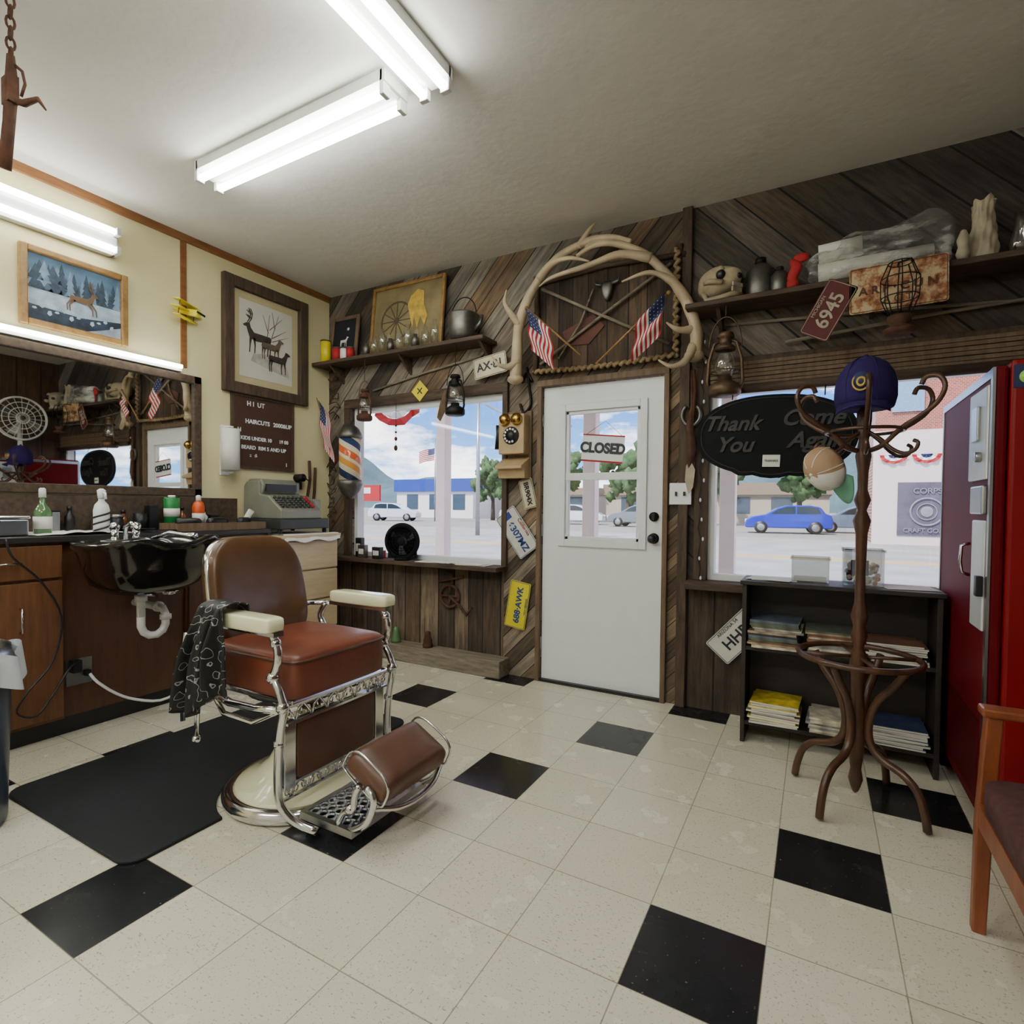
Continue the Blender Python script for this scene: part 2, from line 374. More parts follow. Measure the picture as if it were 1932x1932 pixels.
# ------------------------------------------------------------------ cream wall: mirror, pictures
r=thing('wall_mirror','long wall mirror in a dark wood frame above the counter','mirror',(0,0,0))
y0,y1,z0,z1=-3.3,-1.1,1.2,1.975
make('frame',B().bx(.001,.03,y0,y1,z0,z0+.05).bx(.001,.03,y0,y1,z1-.05,z1).bx(.001,.03,y0,y0+.05,z0,z1).bx(.001,.03,y1-.05,y1,z0,z1),m_dwood,r,bevel=.005)
make('glass',B().bx(.004,.012,y0+.04,y1-.04,z0+.04,z1-.04),m_mirror,r)
def frame_obj(name,label,loc,rot,w,h,fw,fd,fmat,pics,bg,matb=None,mw=0):
    r=thing(name,label,'picture',loc,rot)
    f=B().bx(-w/2,-w/2+fw,-fd,0,-h/2,h/2).bx(w/2-fw,w/2,-fd,0,-h/2,h/2).bx(-w/2+fw,w/2-fw,-fd,0,-h/2,-h/2+fw).bx(-w/2+fw,w/2-fw,-fd,0,h/2-fw,h/2)
    make('frame',f,fmat,r,bevel=.006)
    iw,ih=w/2-fw,h/2-fw
    if matb:
        make('mount_board',B().bx(-iw,iw,-.008,-.002,-ih,ih),matb,r); 
        iw-=mw; ih-=mw
    p=B().bx(-iw,iw,-.011,-.0085,-ih,ih,0)
    mats=[bg]
    pics(p,iw,ih,mats)
    make('picture',p,mats,r,rec=True)
    return r
def deer(p,ox,oz,s,fl,mi,y,horns=1,legs=((-.42,-.46),(-.3,-.36),(.2,.16),(.33,.36))):
    def q(a,b): return (ox+a*s*fl,oz+b*s)
    body=[(-.5,.05),(-.46,.19),(-.1,.2),(.2,.2),(.33,.34),(.38,.5),(.5,.48),(.63,.4),(.61,.35),(.5,.34),(.44,.15),(.36,-.04),(.1,-.08),(-.25,-.06),(-.42,-.1)]
    pl=[q(a,b) for a,b in body]
    if fl<0: pl=pl[::-1]
    p.prism(pl,y,y+.0012,mi)
    for x,xx in legs: p.ln(q(x,.02),q(xx,-.25),.1*s,y,mi,.05*s); p.ln(q(xx,-.25),q(xx+.02,-.52),.045*s,y,mi,.035*s)
    if horns:
        for k in (0,.07):
            pts=[(.4+k,.5),(.3+k,.66),(.26+k,.85),(.34+k,1.0)]
            for a,b in zip(pts,pts[1:]): p.ln(q(*a),q(*b),.03*s,y,mi)
            p.ln(q(.3+k,.66),q(.45+k,.76),.025*s,y,mi); p.ln(q(.27+k,.8),q(.42+k,.92),.022*s,y,mi)
def pic_snow(p,w,h,mats):
    mats+= [M('snow_paint',(168,186,204),.6,0,.3,16),M('spruce_paint',(50,68,86),.6,0,.4,40),M('deer_paint',(110,84,62),.6,0,.15,30),M('creek_paint',(30,46,66),.5,0,.6,26),M('mist_paint',(116,140,166),.6,0,.3,14)]
    y=-.0125
    p.prism([(-w,-h),(w,-h),(w,-.05*h),(.3*w,.05*h),(-.2*w,-.02*h),(-w,.15*h)],y,y+.001,1)
    for i in range(22):
        x=-w*.93+i*w*.088; s=h*(.5+.75*abs(math.sin(i*2.3)))*(1.25 if i<8 else .7); dz=.0015*(i%2)
        for k in range(4): 
            b=-.05*h+k*s*.21; hw_=s*.2*(1-k*.2)
            if b+s*.36<h*.98: p.prism([(max(-w,x-hw_),b),(min(w,x+hw_),b),(x,b+s*.36)],y-.001-dz-.0001*k,y-.0004-dz-.0001*k,2 if (i%3) else 5)
    p.prism([(-w,-h),(w*.2,-h),(w,-.62*h),(w,-.45*h),(.1*w,-.62*h),(-w,-.55*h)],y-.004,y-.003,4)
    for i in range(12):
        x=-w*.92+i*w*.15; z=-.66*h+(.1*h*math.sin(i*2.1)); hh=.05*h+.03*h*(i%3); pl=[(x,z),(x+.05*w,z-hh*.5),(x+.1*w,z),(x+.08*w,z+hh),(x+.02*w,z+hh*.8)]
        p.prism(pl,y-.005,y-.0042,1)
    deer(p,.12*w,-.1*h,h*.7,1,3,y-.006,1,((-.42,-.6),(-.3,-.5),(.2,.4),(.33,.55)))
m_skyp=M('winter_sky_paint',(88,120,150),.6,0,.4,8)
frame_obj('framed_painting','gilt-framed painting of a stag leaping through blue snowy forest',(.001,-1.785,2.265),ROTL,.5,.41,.035,.03,m_goldfr,pic_snow,m_skyp)
def pic_elk(p,w,h,mats):
    mats+= [M('elk_paint',(104,90,74),.7,0,.25,40),M('rock_paint',(178,172,160),.7,0,.2,20),M('elk_dark_paint',(64,54,46),.7,0,.25,40)]
    y=-.0125
    p.prism([(-.6*w,-.55*h),(.9*w,-.8*h),(.8*w,-.5*h),(.2*w,-.25*h),(-.5*w,-.35*h)],y,y+.001,2)
    for a,b in [((.0,.1),(.1,.8)),((.1,-.0),(.45,.85)),((.05,.3),(-.15,.75)),((.2,.2),(.75,.5)),((.3,.45),(.2,.9)),((.1,.4),(.6,.8)),((.2,.1),(.85,.35))]:
        p.ln((a[0]*w,a[1]*h),(b[0]*w,b[1]*h),.006,y-.001,1,.002)
    deer(p,-.3*w,.05*h,h*.75,-1,3,y-.003,1)
    deer(p,.16*w,-.1*h,h*.62,1,1,y-.0045,0)
    deer(p,.42*w,-.4*h,h*.62,1,3,y-.006,0)
frame_obj('framed_print','large elk print in a dark carved wood frame with cream mount',(.001,-.6,2.325),ROTL,.70,.80,.075,.045,m_dwoodz,pic_elk,M('print_paper',(204,200,188),.7,0,.05,6),M('cream_mount_board',(190,175,134),.8,0,.04),.055)
r=thing('letter_board','brown felt menu board with white haircut prices','sign',(.001,-.625,1.665),ROTL)
make('board',B().bx(-.25,.25,-.015,0,-.255,.255),m_menu,r)
make('frame',B().bx(-.258,-.24,-.022,0,-.262,.262).bx(.24,.258,-.022,0,-.262,.262).bx(-.24,.24,-.022,0,-.262,-.245).bx(-.24,.24,-.022,0,.245,.262),m_dwoodz,r)
for s,x,z,sz in [('H I  UT',-.07,.20,.046),('HAIRCUTS',-.055,.075,.042),('2000&UP',.155,.075,.042),('H',-.2,.01,.04),('KIDS UNDER 10',-.065,-.045,.036),('18 00',.165,-.045,.036),('BEARD  RIM 5 AND UP',-.0,-.11,.037),('::   :5',-.09,-.165,.03),('1',.19,-.215,.036)]:
    text(s,sz,m_white,r,(x,-.017,z),bold=.001)
r=thing('model_airplane','small yellow wooden triplane model hung on the trim','model airplane',(.07,-1.2,2.36),(0,.15,.5))
make('wing',B().bx(-.05,.0,-.11,.11,.045,.05).bx(-.05,.01,-.12,.12,.0,.006).bx(-.045,.0,-.1,.1,-.045,-.04),m_yel,r)
make('fuselage',B().lathe([(.001,-.08),(.012,-.07),(.022,.0),(.024,.05),(.012,.07)],(0,0,0),12,0,'x'),m_yel,r)
make('strut',B().cyl((-.02,.08,-.045),(-.02,.08,.05),.002).cyl((-.02,-.08,-.045),(-.02,-.08,.05),.002),m_black,r)
make('propeller',B().bx(.07,.074,-.045,.045,-.006,.006),m_black,r)
make('tail_fin',B().bx(-.09,-.065,-.03,.03,0,.004).bx(-.09,-.065,-.002,.002,0,.03),m_yel,r)
r=thing('paper_towel_holder','white paper towel roll on a wall bracket','paper towel roll',(.075,-.93,1.52))
make('roll',B().lathe([(.02,-.14),(.058,-.14),(.058,.14),(.02,.14)]),m_paper,r)
make('bracket',B().bx(-.074,-.06,-.03,.03,-.17,.17).bx(-.074,.01,-.015,.015,-.16,-.15).bx(-.074,.01,-.015,.015,.15,.16),m_plastic_w,r)
def flag_mesh(name,parent,w,h,fn,loc=(0,0,0),rot=(0,0,0)):
    b=B(); nu,nv=20,13
    def mf(i,j):
        if i<8 and j>=6: return 2
        return 0 if j%2==0 else 1
    b.grid(lambda u,v:fn(u,v),nu,nv,0,True,mf)
    for jj in range(4):
        for ii in range(5):
            u=.04+ii*.075; v=.52+jj*.125
            for sgn in (-.0025,.0025):
                p=[Vector(fn(u+du,v+dv)) for du,dv in ((-.012,0),(0,-.018),(.012,0),(0,.018))]
                b.add([q+Vector((0,sgn,0)) for q in p],[(0,1,2,3)],1)
    return make(name,b,[m_redc,m_wcloth,m_blue],parent,loc,rot,rec=False)
r=thing('wall_flag','small American flag on a stick leaning from the corner','flag',(.08,-.2,1.98),(0,0,.4))
make('stick',B().cyl((0,0,.02),(.12,0,-.42),.004),m_goldfr,r)
flag_mesh('cloth',r,.2,.3,lambda u,v:(.02+(1-v)*.09+.05*u*.9,-.02+.02*math.sin(u*9),.0-u*.38-(1-v)*.12))

# ------------------------------------------------------------------ counter, cabinets, sink
make('countertop',B().bx(.001,.385,-4.0,-.845,.96,.99),m_ctop,label='long dark laminate countertop below the mirror',cat='countertop',bevel=.004)
make('backsplash',B().bx(.001,.03,-4.0,-.85,.991,1.19),m_dwood,label='low dark wood backsplash behind the counter',cat='backsplash')
def handle(par,y,z,vert,x=.375):
    b=B(); L=.055
    if vert: b.tube([(x,y,z-L),(x+.022,y,z-L),(x+.022,y,z+L),(x,y,z+L)],.005,6)
    else: b.tube([(x,y-L,z),(x+.022,y-L,z),(x+.022,y+L,z),(x,y+L,z)],.005,6)
    make('handle',b,m_chrome,par)
def cabinet(y0,y1,mat,lab,drawer=True,nd=1):
    r=thing('base_cabinet',lab,'cabinet',(0,0,0))
    make('body',B().bx(.002,.355,y0,y1,.092,.958),mat,r)
    zt=.80 if drawer else .945
    if drawer:
        q=make('drawer',B().bx(.356,.374,y0+.01,y1-.01,.79,.945),mat,r,bevel=.003); handle(q,(y0+y1)/2,.87,False)
        zt=.775
    wd=(y1-y0)/nd
    for i in range(nd):
        q=make('door',B().bx(.356,.374,y0+i*wd+.01,y0+(i+1)*wd-.01,.11,zt),mat,r,bevel=.003); handle(q,(y0+i*wd+.07) if i%2==0 and nd>1 else y0+wd*.62,zt-.17,True)
cabinet(-2.45,-1.995,m_oak,'oak-veneer base cabinet with one drawer and one door')
cabinet(-2.95,-2.455,m_oak,'oak-veneer base cabinet with one drawer and one door')
cabinet(-1.40,-.85,m_brownlam,'brown laminate base cabinet beside the shampoo sink',False,2)
make('access_panel',B().bx(.25,.335,-1.993,-1.402,.092,.958),m_brownlam,label='brown laminate panel behind the sink drain',cat='panel')
r=thing('dresser','pale birch chest of drawers carrying the cash register','dresser',(0,0,0))
make('body',B().bx(.01,.45,-.835,-.34,.0,.92),m_birch,r)
make('top',B().bx(.005,.48,-.842,-.325,.921,.945),m_birch,r,bevel=.003)
for i in range(4):
    z=.06+i*.213
    make('drawer',B().bx(.451,.468,-.825,-.348,z,z+.2),m_birch,r,bevel=.004)
r=thing('shampoo_sink','glossy black shampoo bowl with raised neck rest by the counter','sink',(.665,-1.77,0))
def bowl():
    b=B(); n=48; rings=[]
    def ring(sx,sy,z,ox=0,rim=0):
        out=[]
        for k in range(n):
            a=2*pi*k/n; c,s=math.cos(a),math.sin(a)
            x=sx*sp(c,.7)+ox; y=sy*sp(s,.7)
            zz=z+rim*(max(0,c)**2*.05-math.exp(-(s*3.2)**2)*(c>0)*.05)
            if c>0: x*=1+.08*rim
            out.append((x,y,zz))
        return out
    spec=[(.10,.10,.715,-.02,0),(.16,.15,.72,-.02,0),(.215,.21,.76,-.01,0),(.245,.24,.84,0,.3),(.262,.262,.92,0,1),(.28,.28,.94,0,1),(.28,.28,.965,0,1),(.25,.25,.965,0,1),(.23,.225,.91,0,.6),(.18,.17,.82,0,0),(.08,.08,.775,0,0)]
    for s_ in spec: rings+=ring(*s_)
    fs=[]
    for i in range(len(spec)-1):
        for k in range(n): fs.append((i*n+k,i*n+(k+1)%n,(i+1)*n+(k+1)%n,(i+1)*n+k))
    fs+=[tuple(range(n)),tuple((len(spec)-1)*n+k for k in range(n))]
    return b.add(rings,fs,0,True)
make('bowl',bowl(),m_sink,r)
make('bracket',B().bx(-.328,-.2,-.12,.12,.78,.90),m_sink,r,bevel=.01)
fa=B().cyl((-.2,-.05,.96),(-.2,-.05,1.02),.018).cyl((-.2,.05,.96),(-.2,.05,1.02),.018).sph((-.2,-.05,1.03),.024).sph((-.2,.05,1.03),.024).tube([(-.2,0,.96),(-.2,0,1.03),(-.14,0,1.05),(-.08,0,1.02)],.011,8).tube([(-.1,.08,.97),(-.02,.12,1.0),(.06,.15,.99),(.13,.16,.985)],[.01,.012,.012,.02],8).bx(-.23,-.17,-.1,.1,.955,.965)
make('faucet',fa,m_chrome,r)
make('drain_pipe',B().cyl((-.06,0,.72),(-.06,0,.58),.019).cyl((-.06,0,.66),(-.06,0,.69),.028).tube([(-.06,0,.62),(-.06,0,.53),(-.057,.012,.50),(-.05,.035,.482),(-.04,.065,.482),(-.035,.09,.50),(-.035,.105,.53),(-.035,.105,.58),(-.06,.105,.61),(-.328,.105,.615)],.019,12).cyl((-.035,.105,.555),(-.035,.105,.58),.027).cyl((-.09,.105,.613),(-.115,.105,.613),.027),m_pvc,r)
make('supply_valve',B().tube([(-.1,.08,.75),(-.08,.12,.70),(-.06,.16,.69),(-.2,.2,.68),(-.328,.2,.68)],.009,8).sph((-.08,.13,.69),.018).tube([(-.12,-.06,.74),(-.06,.02,.69),(-.1,.1,.67),(-.328,.14,.67)],.007,8).cyl((-.1,.15,.68),(-.1,.2,.68),.014),m_chrome,r)
r=thing('power_outlet','grey wall outlet with a black plug adapter','outlet',(.336,-1.93,.31))
make('plate',B().bx(0,.006,-.05,.06,-.07,.06),m_steel,r)
make('plug',B().bx(.006,.05,-.04,.0,.0,.06).bx(.006,.04,.02,.045,-.03,.0),m_black,r,bevel=.003)
make('extension_cord',B().tube(sm([(.38,-1.895,.29),(.42,-1.88,.25),(.43,-1.8,.17),(.45,-1.72,.12),(.46,-1.6,.08),(.45,-1.48,.1),(.42,-1.38,.13),(.39,-1.28,.12)],3),.007,8),m_plastic_w,label='white extension cord looping along the cabinet base',cat='cord')
make('appliance_cable',B().tube(sm([(.39,-2.22,.985),(.40,-2.2,.9),(.405,-2.1,.78),(.40,-2.02,.6),(.41,-2.06,.4),(.42,-2.16,.28),(.42,-2.2,.2),(.42,-2.13,.16),(.41,-2.06,.24),(.4,-2.0,.33),(.38,-1.96,.36)],4),.005,8),m_black,label='black appliance cable hanging down the cabinet front',cat='cord')

# ------------------------------------------------------------------ counter clutter
ZC=.991
def bottle(name,label,loc,prof,mat,cap=None,capmat=None,lab=None,cat='bottle'):
    r=thing(name,label,cat,loc)
    make('body',B().lathe(prof,(0,0,0),20),mat,r)
    if cap: make('cap',B().lathe(cap,(0,0,0),16),capmat or m_white,r)
    if lab: make('paper_label',B().lathe([(lab[0],lab[1]),(lab[0],lab[2])],(0,0,0),20),lab[3],r)
    return r
m_gg=M('green_tonic',(84,120,76),.1,0,.1,6,0,.5); m_amber=M('amber_tonic',(120,70,30),.1,0,.1,6,0,.5)
bottle('hair_tonic_bottle','green glass hair tonic bottle with white cap',(.24,-2.03,ZC),[(.036,0),(.037,.11),(.03,.13),(.012,.155),(.012,.185)],m_gg,[(.015,.183),(.014,.225),(.008,.23)],m_white,(.0375,.03,.09,m_paper))
sb=bottle('spray_bottle','white spray bottle with black diagonal stripes',(.26,-1.785,ZC),[(.036,0),(.037,.12),(.03,.15),(.014,.17),(.014,.185)],m_plastic_w,[(.016,.183),(.018,.2),(.02,.225),(.008,.235)],m_plastic_w)
for k in range(3):
    make('stripe',B().tube([(.038*math.cos(t),.038*math.sin(t),.03+.035*k+.012*t) for t in [-1.6+.2*i for i in range(13)]],.005,6),m_black,sb)
make('trigger',B().tube([(0,0,.215),(.04,0,.21),(.045,0,.18)],.006,6),m_plastic_w,sb)
bottle('talc_tin','green and white talcum tin',(.11,-1.34,ZC),[(.042,0),(.043,.19),(.04,.195)],m_green,[(.02,.195),(.02,.21)],m_white,(.0435,.08,.13,m_paper),'tin')
bottle('lotion_bottle','orange lotion bottle with white pump cap',(.12,-1.18,ZC),[(.034,0),(.036,.14),(.028,.165),(.012,.18)],m_orange,[(.016,.178),(.014,.21),(.006,.215)],m_white,(.0365,.04,.1,m_paper))
bottle('disinfectant_jar','small dark barber jar with steel lid',(.15,-1.66,ZC),[(.03,0),(.03,.08)],m_black,[(.032,.08),(.032,.095)],m_steel,None,'jar')
bottle('comb_jar','short black jar holding combs',(.11,-1.52,ZC),[(.035,0),(.035,.1)],m_black,None,None,None,'jar')
for x,y,h_,mt,l in ((.08,-1.26,.12,m_amber,'small amber aftershave bottle'),(.07,-1.59,.1,m_amber,'small amber aftershave bottle'),(.08,-1.73,.09,m_pewter,'small steel shaker bottle'),(.08,-1.12,.11,m_white,'small white powder bottle'),(.07,-1.85,.12,m_black,'small black oil bottle')):
    bottle('toiletry_bottle',l+' on the counter by the mirror',(x,y,ZC),[(.022,0),(.023,h_*.7),(.01,h_*.85),(.01,h_)],mt,[(.012,h_),(.012,h_+.02),(.0,h_+.021)],m_black)
r=thing('metal_box','low chrome sterilizer box','box',(.2,-2.19,ZC)); make('body',B().bx(-.09,.09,-.09,.09,.002,.08),m_steel,r,bevel=.008); make('lid',B().bx(-.095,.095,-.095,.095,.08,.095),m_chrome,r,bevel=.006)
r=thing('clipper_tray','shallow wooden tray holding clippers','tray',(.285,-1.16,ZC))
make('tray',B().bx(-.09,.09,-.3,.28,0,.012).bx(-.09,-.08,-.3,.28,.012,.045).bx(.08,.09,-.3,.28,.012,.045).bx(-.08,.08,-.3,-.29,.012,.045).bx(-.08,.08,.27,.28,.012,.045),m_jamb,r) 
for i in range(3):
    q=thing('hair_clipper','black and chrome hair clipper lying in the tray','hair clipper',(.285,-1.34+.18*i,ZC+.03),(0,0,.5*i-.4),'hair clippers in the tray')
    make('body',B().sup((0,0,.018),(.03,.07,.028),.6,.6,16,8),m_black,q); make('blade',B().bx(-.02,.02,.065,.085,0,.012),m_chrome,q)
for i,(x,y,a) in enumerate([(.3,-1.60,.3),(.33,-1.52,1.2),(.22,-1.58,.9)]):
    make('comb',B().bx(-.08,.08,-.012,.0,0,.005).bx(-.08,.08,-.03,-.012,.001,.003),m_black,loc=(x,y,ZC+.002+.006*i),rot=(0,0,a),label='black barber comb lying on the counter',cat='comb')
make('towel',B().grid(lambda u,v:(.06+u*.31,-2.1+v*.42,ZC+.002+(.008*abs(math.sin(u*9+v*4))+.006*abs(math.sin(v*13)))*(.3+.7*math.sin(v*pi))),20,24),m_wcloth,label='crumpled white towel lying on the counter',cat='towel')
make('towel',B().grid(lambda u,v:(.2+u*.29,-.82+v*.48,.948+.003*abs(math.sin(u*9+v*7))) if u<.96 else (.49,-.82+v*.48,.90+.01*math.sin(v*14)),14,12),m_wcloth,label='white cloth spread under the cash register',cat='towel')
for i,(y,h_,c) in enumerate([(-1.93,.11,m_steel),(-1.44,.14,m_black),(-1.06,.08,m_black),(-1.0,.06,m_chairw)]):
    q=thing('toiletry_box','small boxed barber supply on the counter','box',(.075,y,ZC)); make('body',B().bx(-.03,.03,-.025,.025,0,h_),c,q,bevel=.004); make('lid',B().bx(-.031,.031,-.026,.026,h_,h_+.008),m_black,q)
r=thing('cash_register','vintage grey-beige mechanical cash register with dark drawer','cash register',(.24,-.61,.953),ROTL)
make('base_drawer',B().bx(-.21,.21,-.2,.2,0.03,.1),m_regd,r,bevel=.006)
for sx in (-.19,.19):
    for sy in (-.17,.17): make('foot',B().cyl((sx,sy,0),(sx,sy,.03),.015),m_black,r)
make('body',B().prism([(-.2,.10),(-.2,.16),(-.06,.26),(.03,.27),(.03,.36),(.17,.36),(.2,.33),(.2,.10)],-.2,.14,0,'yz'),m_regg,r,bevel=.01,seg=3)
make('display_hood',B().prism([(.02,.27),(.0,.33),(.03,.375),(.16,.375),(.185,.34),(.185,.27)],-.19,.1,0,'yz'),m_regg,r,bevel=.012,seg=3)
make('side_housing',B().bx(.141,.205,-.12,.19,.101,.24),m_regg,r,bevel=.012)
make('display_window',B().bx(-.17,.08,-.004,.01,.29,.34),m_black,r)
k=B()
for i in range(8):
    for j in range(5):
        x=-.17+i*.036; t=.15+j*.16; y=-.19+t*.13; z=.166+t*.094
        k.cyl((x,y,z),(x,y-.008,z+.014),.011,n=10,mi=(0 if i<7 else 1))
make('key',k,[m_regd,m_redc],r)
make('receipt_roll',B().cyl((.15,-.9,1.0),(.21,-.87,1.11),.02),m_paper,label='rolled white paper leaning beside the register',cat='paper roll')

# ------------------------------------------------------------------ barber chair
r=thing('barber_chair','vintage barber chair, brown leather, chrome frame, cream armrests and base','barber chair',(1.75,-1.75,0))
make('base_rim',B().lathe([(.21,.0),(.27,0),(.287,.012),(.29,.03),(.28,.05),(.26,.056),(.24,.05)],n=56),m_chrome,r)
make('base',B().lathe([(.252,.05),(.24,.062),(.21,.075),(.16,.1),(.12,.14),(.095,.19),(.085,.25),(.08,.32),(.08,.36),(.0,.36)],n=48),m_enam,r)
make('pump_collar',B().lathe([(.1,.35),(.11,.36),(.11,.39),(.09,.41),(.2,.42),(.2,.44),(0,.44)],n=36),m_chrome,r)
make('seat_pan',B().bx(-.24,.225,-.225,.225,.44,.465),m_chrome,r,bevel=.006)
def puff(p):
    q=p.copy()
    if p.z>0: q.z+= .012*(1-(p.x/.25)**2)*(1-(p.y/.25)**2)
    return q
make('seat',B().sup((-.005,0,.54),(.25,.24,.085),.22,.2,56,20,0,puff),m_leather,r)
make('seat_piping',B().tube([(-.005+.252*sp(math.cos(a),.2),.242*sp(math.sin(a),.2),.6) for a in [2*pi*i/64 for i in range(64)]],.005,6,closed=True),m_leatherd,r)
def bk(p):
    q=p.copy(); q.x+= -.22*(p.z+.2)+.5*p.y*p.y
    return q
def bkshape(p):
    k=1-.10*max(0,p.z/.22)**2
    return bk(Vector((p.x,p.y*k,p.z)))
make('backrest',B().sup((-.235,0,.79),(.04,.215,.225),.5,.34,44,30,0,bkshape),m_leatherd,r)
make('backrest_shell',B().sup((-.262,0,.785),(.03,.223,.228),.5,.32,44,30,0,bkshape),m_chrome,r)
AZ=-.045
for s_ in (-1,1):
    make('armrest',B().sup((.05,s_*.285,.785+AZ),(.17,.04,.027),.3,.28,40,12),m_enam,r)
    y=s_*.275
    fr=B()
    fr.bx(-.12,.215,y-.02,y+.02,.745+AZ,.76+AZ)
    fr.tube(sm([(.18,y,.75+AZ),(.21,y,.70+AZ),(.205,y,.64+AZ),(.18,y,.60+AZ),(.19,y,.55),(.225,y,.50),(.24,y,.45),(.225,y,.38),(.215,y,.30),(.21,y,.2),(.225,y,.12),(.27,y*.9,.06),(.34,y*.8,.035)],3),.0145,10)
    fr.sph((.185,y,.60+AZ),.023).sph((.235,y,.46),.023).sph((.2,y,.72+AZ),.019).sph((.215,y,.33),.019)
    fr.tube(sm([(-.16,y,.745+AZ),(-.2,y,.69+AZ),(-.18,y,.60),(-.14,y,.56),(-.17,y,.5),(-.19,y,.45)],3),.0135,10)
    fr.tube([(-.19,y,.45),(-.05,y,.425),(.1,y,.43),(.235,y,.45)],.014,8)
    fr.tube([(-.16,y,.745+AZ),(-.25,y*.93,.74+AZ),(-.29,y*.88,.72+AZ)],.011,8)
    fr.tube([(-.17,y,.46),(-.09,y,.38),(.04,y*.9,.36),(.12,y*.85,.40),(.2,y*.9,.44)],.010,8)
    make('side_frame',fr,m_chrome,r)
def lattice(z0,z1,x,hw):
    b=B().bx(x-.006,x+.006,-hw,hw,z0,z0+.008).bx(x-.006,x+.006,-hw,hw,z1-.008,z1)
    n=14; dy=2*hw/n
    for i in range(n):
        ya=-hw+i*dy; yb=ya+dy*1.0
        (b.tube([(x,ya,z0+.004),(x,ya+dy*.3,(z0+z1)/2+.006),(x,yb,z1-.004)],.0045,6) if i%2 else b.tube([(x,ya,z1-.004),(x,ya+dy*.7,(z0+z1)/2-.006),(x,yb,z0+.004)],.0045,6))
        b.tube([(x,ya+dy/2+.01*math.cos(t),(z0+z1)/2+.012*math.sin(t)) for t in [2*pi*q/8 for q in range(8)]],.003,5,closed=True)
    return b
make('lattice_band',lattice(.385,.455,.225,.25),m_chrome,r)
make('lattice_band',lattice(.115,.17,.205,.25),m_chrome,r)
make('front_panel',B().sup((.2,0,.275),(.014,.195,.105),.15,.12,32,12),m_leatherv,r)
make('front_panel_frame',B().bx(.19,.212,-.25,-.2,.15,.4).bx(.19,.212,.2,.25,.15,.4).bx(.19,.212,-.2,.2,.375,.39).bx(.19,.212,-.2,.2,.165,.175),m_chrome,r,bevel=.003)
fb=B(); 
fb.bx(.23,.48,-.2,-.18,.04,.065).bx(.23,.48,.18,.2,.04,.065).bx(.23,.25,-.18,.18,.04,.065).bx(.46,.48,-.18,.18,.04,.065)
for i in range(6):
    for j in range(9):
        cx,cy=.265+i*.038,-.16+j*.04
        fb.tube([(cx+.018*math.cos(t),cy+.018*math.sin(t),.056) for t in [2*pi*q/8 for q in range(8)]],.005,5,closed=True)
make('foot_plate',fb,m_steel,r)
br=B()
for s_ in (-1,1):
    y=s_*.185
    br.tube(sm([(.25,y,.055),(.4,y,.05),(.47,y,.06),(.53,y,.10),(.56,y,.16),(.56,y,.2),(.53,y,.22)],3),.0115,10)
    br.tube(sm([(.40,y,.06),(.43,y,.11),(.47,y,.13),(.48,y,.18),(.50,y,.22)],3),.0115,10)
    br.sph((.46,y,.13),.019)
br.tube(sm([(.56,-.185,.16),(.59,-.1,.13),(.60,0,.12),(.59,.1,.13),(.56,.185,.16)],3),.01,8)
make('footrest_bracket',br,m_chrome,r)
c_,s2=math.cos(.5),math.sin(.5)
def tilt(p): return Vector((p.x*c_+p.z*s2,p.y,-p.x*s2+p.z*c_))
def dome(p):
    q=p.copy(); 
    if q.z<0: q.z*=.3
    return tilt(q)
make('footrest_pad',B().sup((.505,.0,.225),(.1,.175,.08),.6,.2,44,22,0,dome),m_leatherv,r)
for s_ in (-1,1):
    pl=[]
    for k in range(28):
        a=2*pi*k/28; q=dome(Vector((.102*sp(math.cos(a),.6),0,.082*sp(math.sin(a),.6)))); pl.append((.505+q.x,s_*.172,.225+q.z))
    make('footrest_end_ring',B().tube(pl,.0045,8,closed=True),m_chrome,r)
make('recline_lever',B().tube([(-.05,-.30,.5),(-.12,-.32,.47),(-.16,-.33,.4),(-.16,-.335,.3)],.009,8).sph((-.16,-.335,.29),.016).tube([(-.28,-.30,.66),(-.29,-.31,.5),(-.27,-.32,.33)],.009,8),m_chrome,r)
n=NT('cape_print'); v,o=n.obj(); wv=n.noise(v,17,1.5); a=n.math('FRACT',n.math('MULTIPLY',wv,5.0)); b_=n.math('LESS_THAN',a,.10)
n.L(n.mix(b_,srgb((15,15,17)),srgb((150,150,150))),n.p.inputs['Base Color']); n.p.inputs['Roughness'].default_value=.5; m_cape=n.m
def cape(u,v):
    L=.53; s_=v*L
    if s_<.06: y=-.233; z=.725+s_
    elif s_<.17: t=(s_-.06)/.11; y=-.233-.108*t; z=.785+.014*math.sin(t*pi)
    else: y=-.341-.02*math.sin((s_-.17)*6); z=.785-(s_-.17)*.98
    k=max(0,s_-.17); x=-.05+(u-.5)*(.13+.32*k)-.1*k
    y+=-.03*math.sin(u*17+1)*min(1,k*6)-.014*math.sin(u*41)*min(1,k*5)
    z-=.07*math.sin(u*5+.5)*k*2
    return (x,y-.01,z+.004)
cp=make('barber_cape',B().grid(cape,48,36),m_cape,loc=(1.75,-1.75,0),label='black barber cape with white swirls draped over the armrest',cat='barber cape')
sd=cp.modifiers.new('s','SOLIDIFY'); sd.thickness=.004
def rrect(x0,x1,y0,y1,r_,n=8):
    out=[]
    for cx,cy,a0 in ((x1-r_,y1-r_,0),(x0+r_,y1-r_,pi/2),(x0+r_,y0+r_,pi),(x1-r_,y0+r_,1.5*pi)):
        for k in range(n+1): a=a0+pi/2*k/n; out.append((cx+r_*math.cos(a),cy+r_*math.sin(a)))
    return out
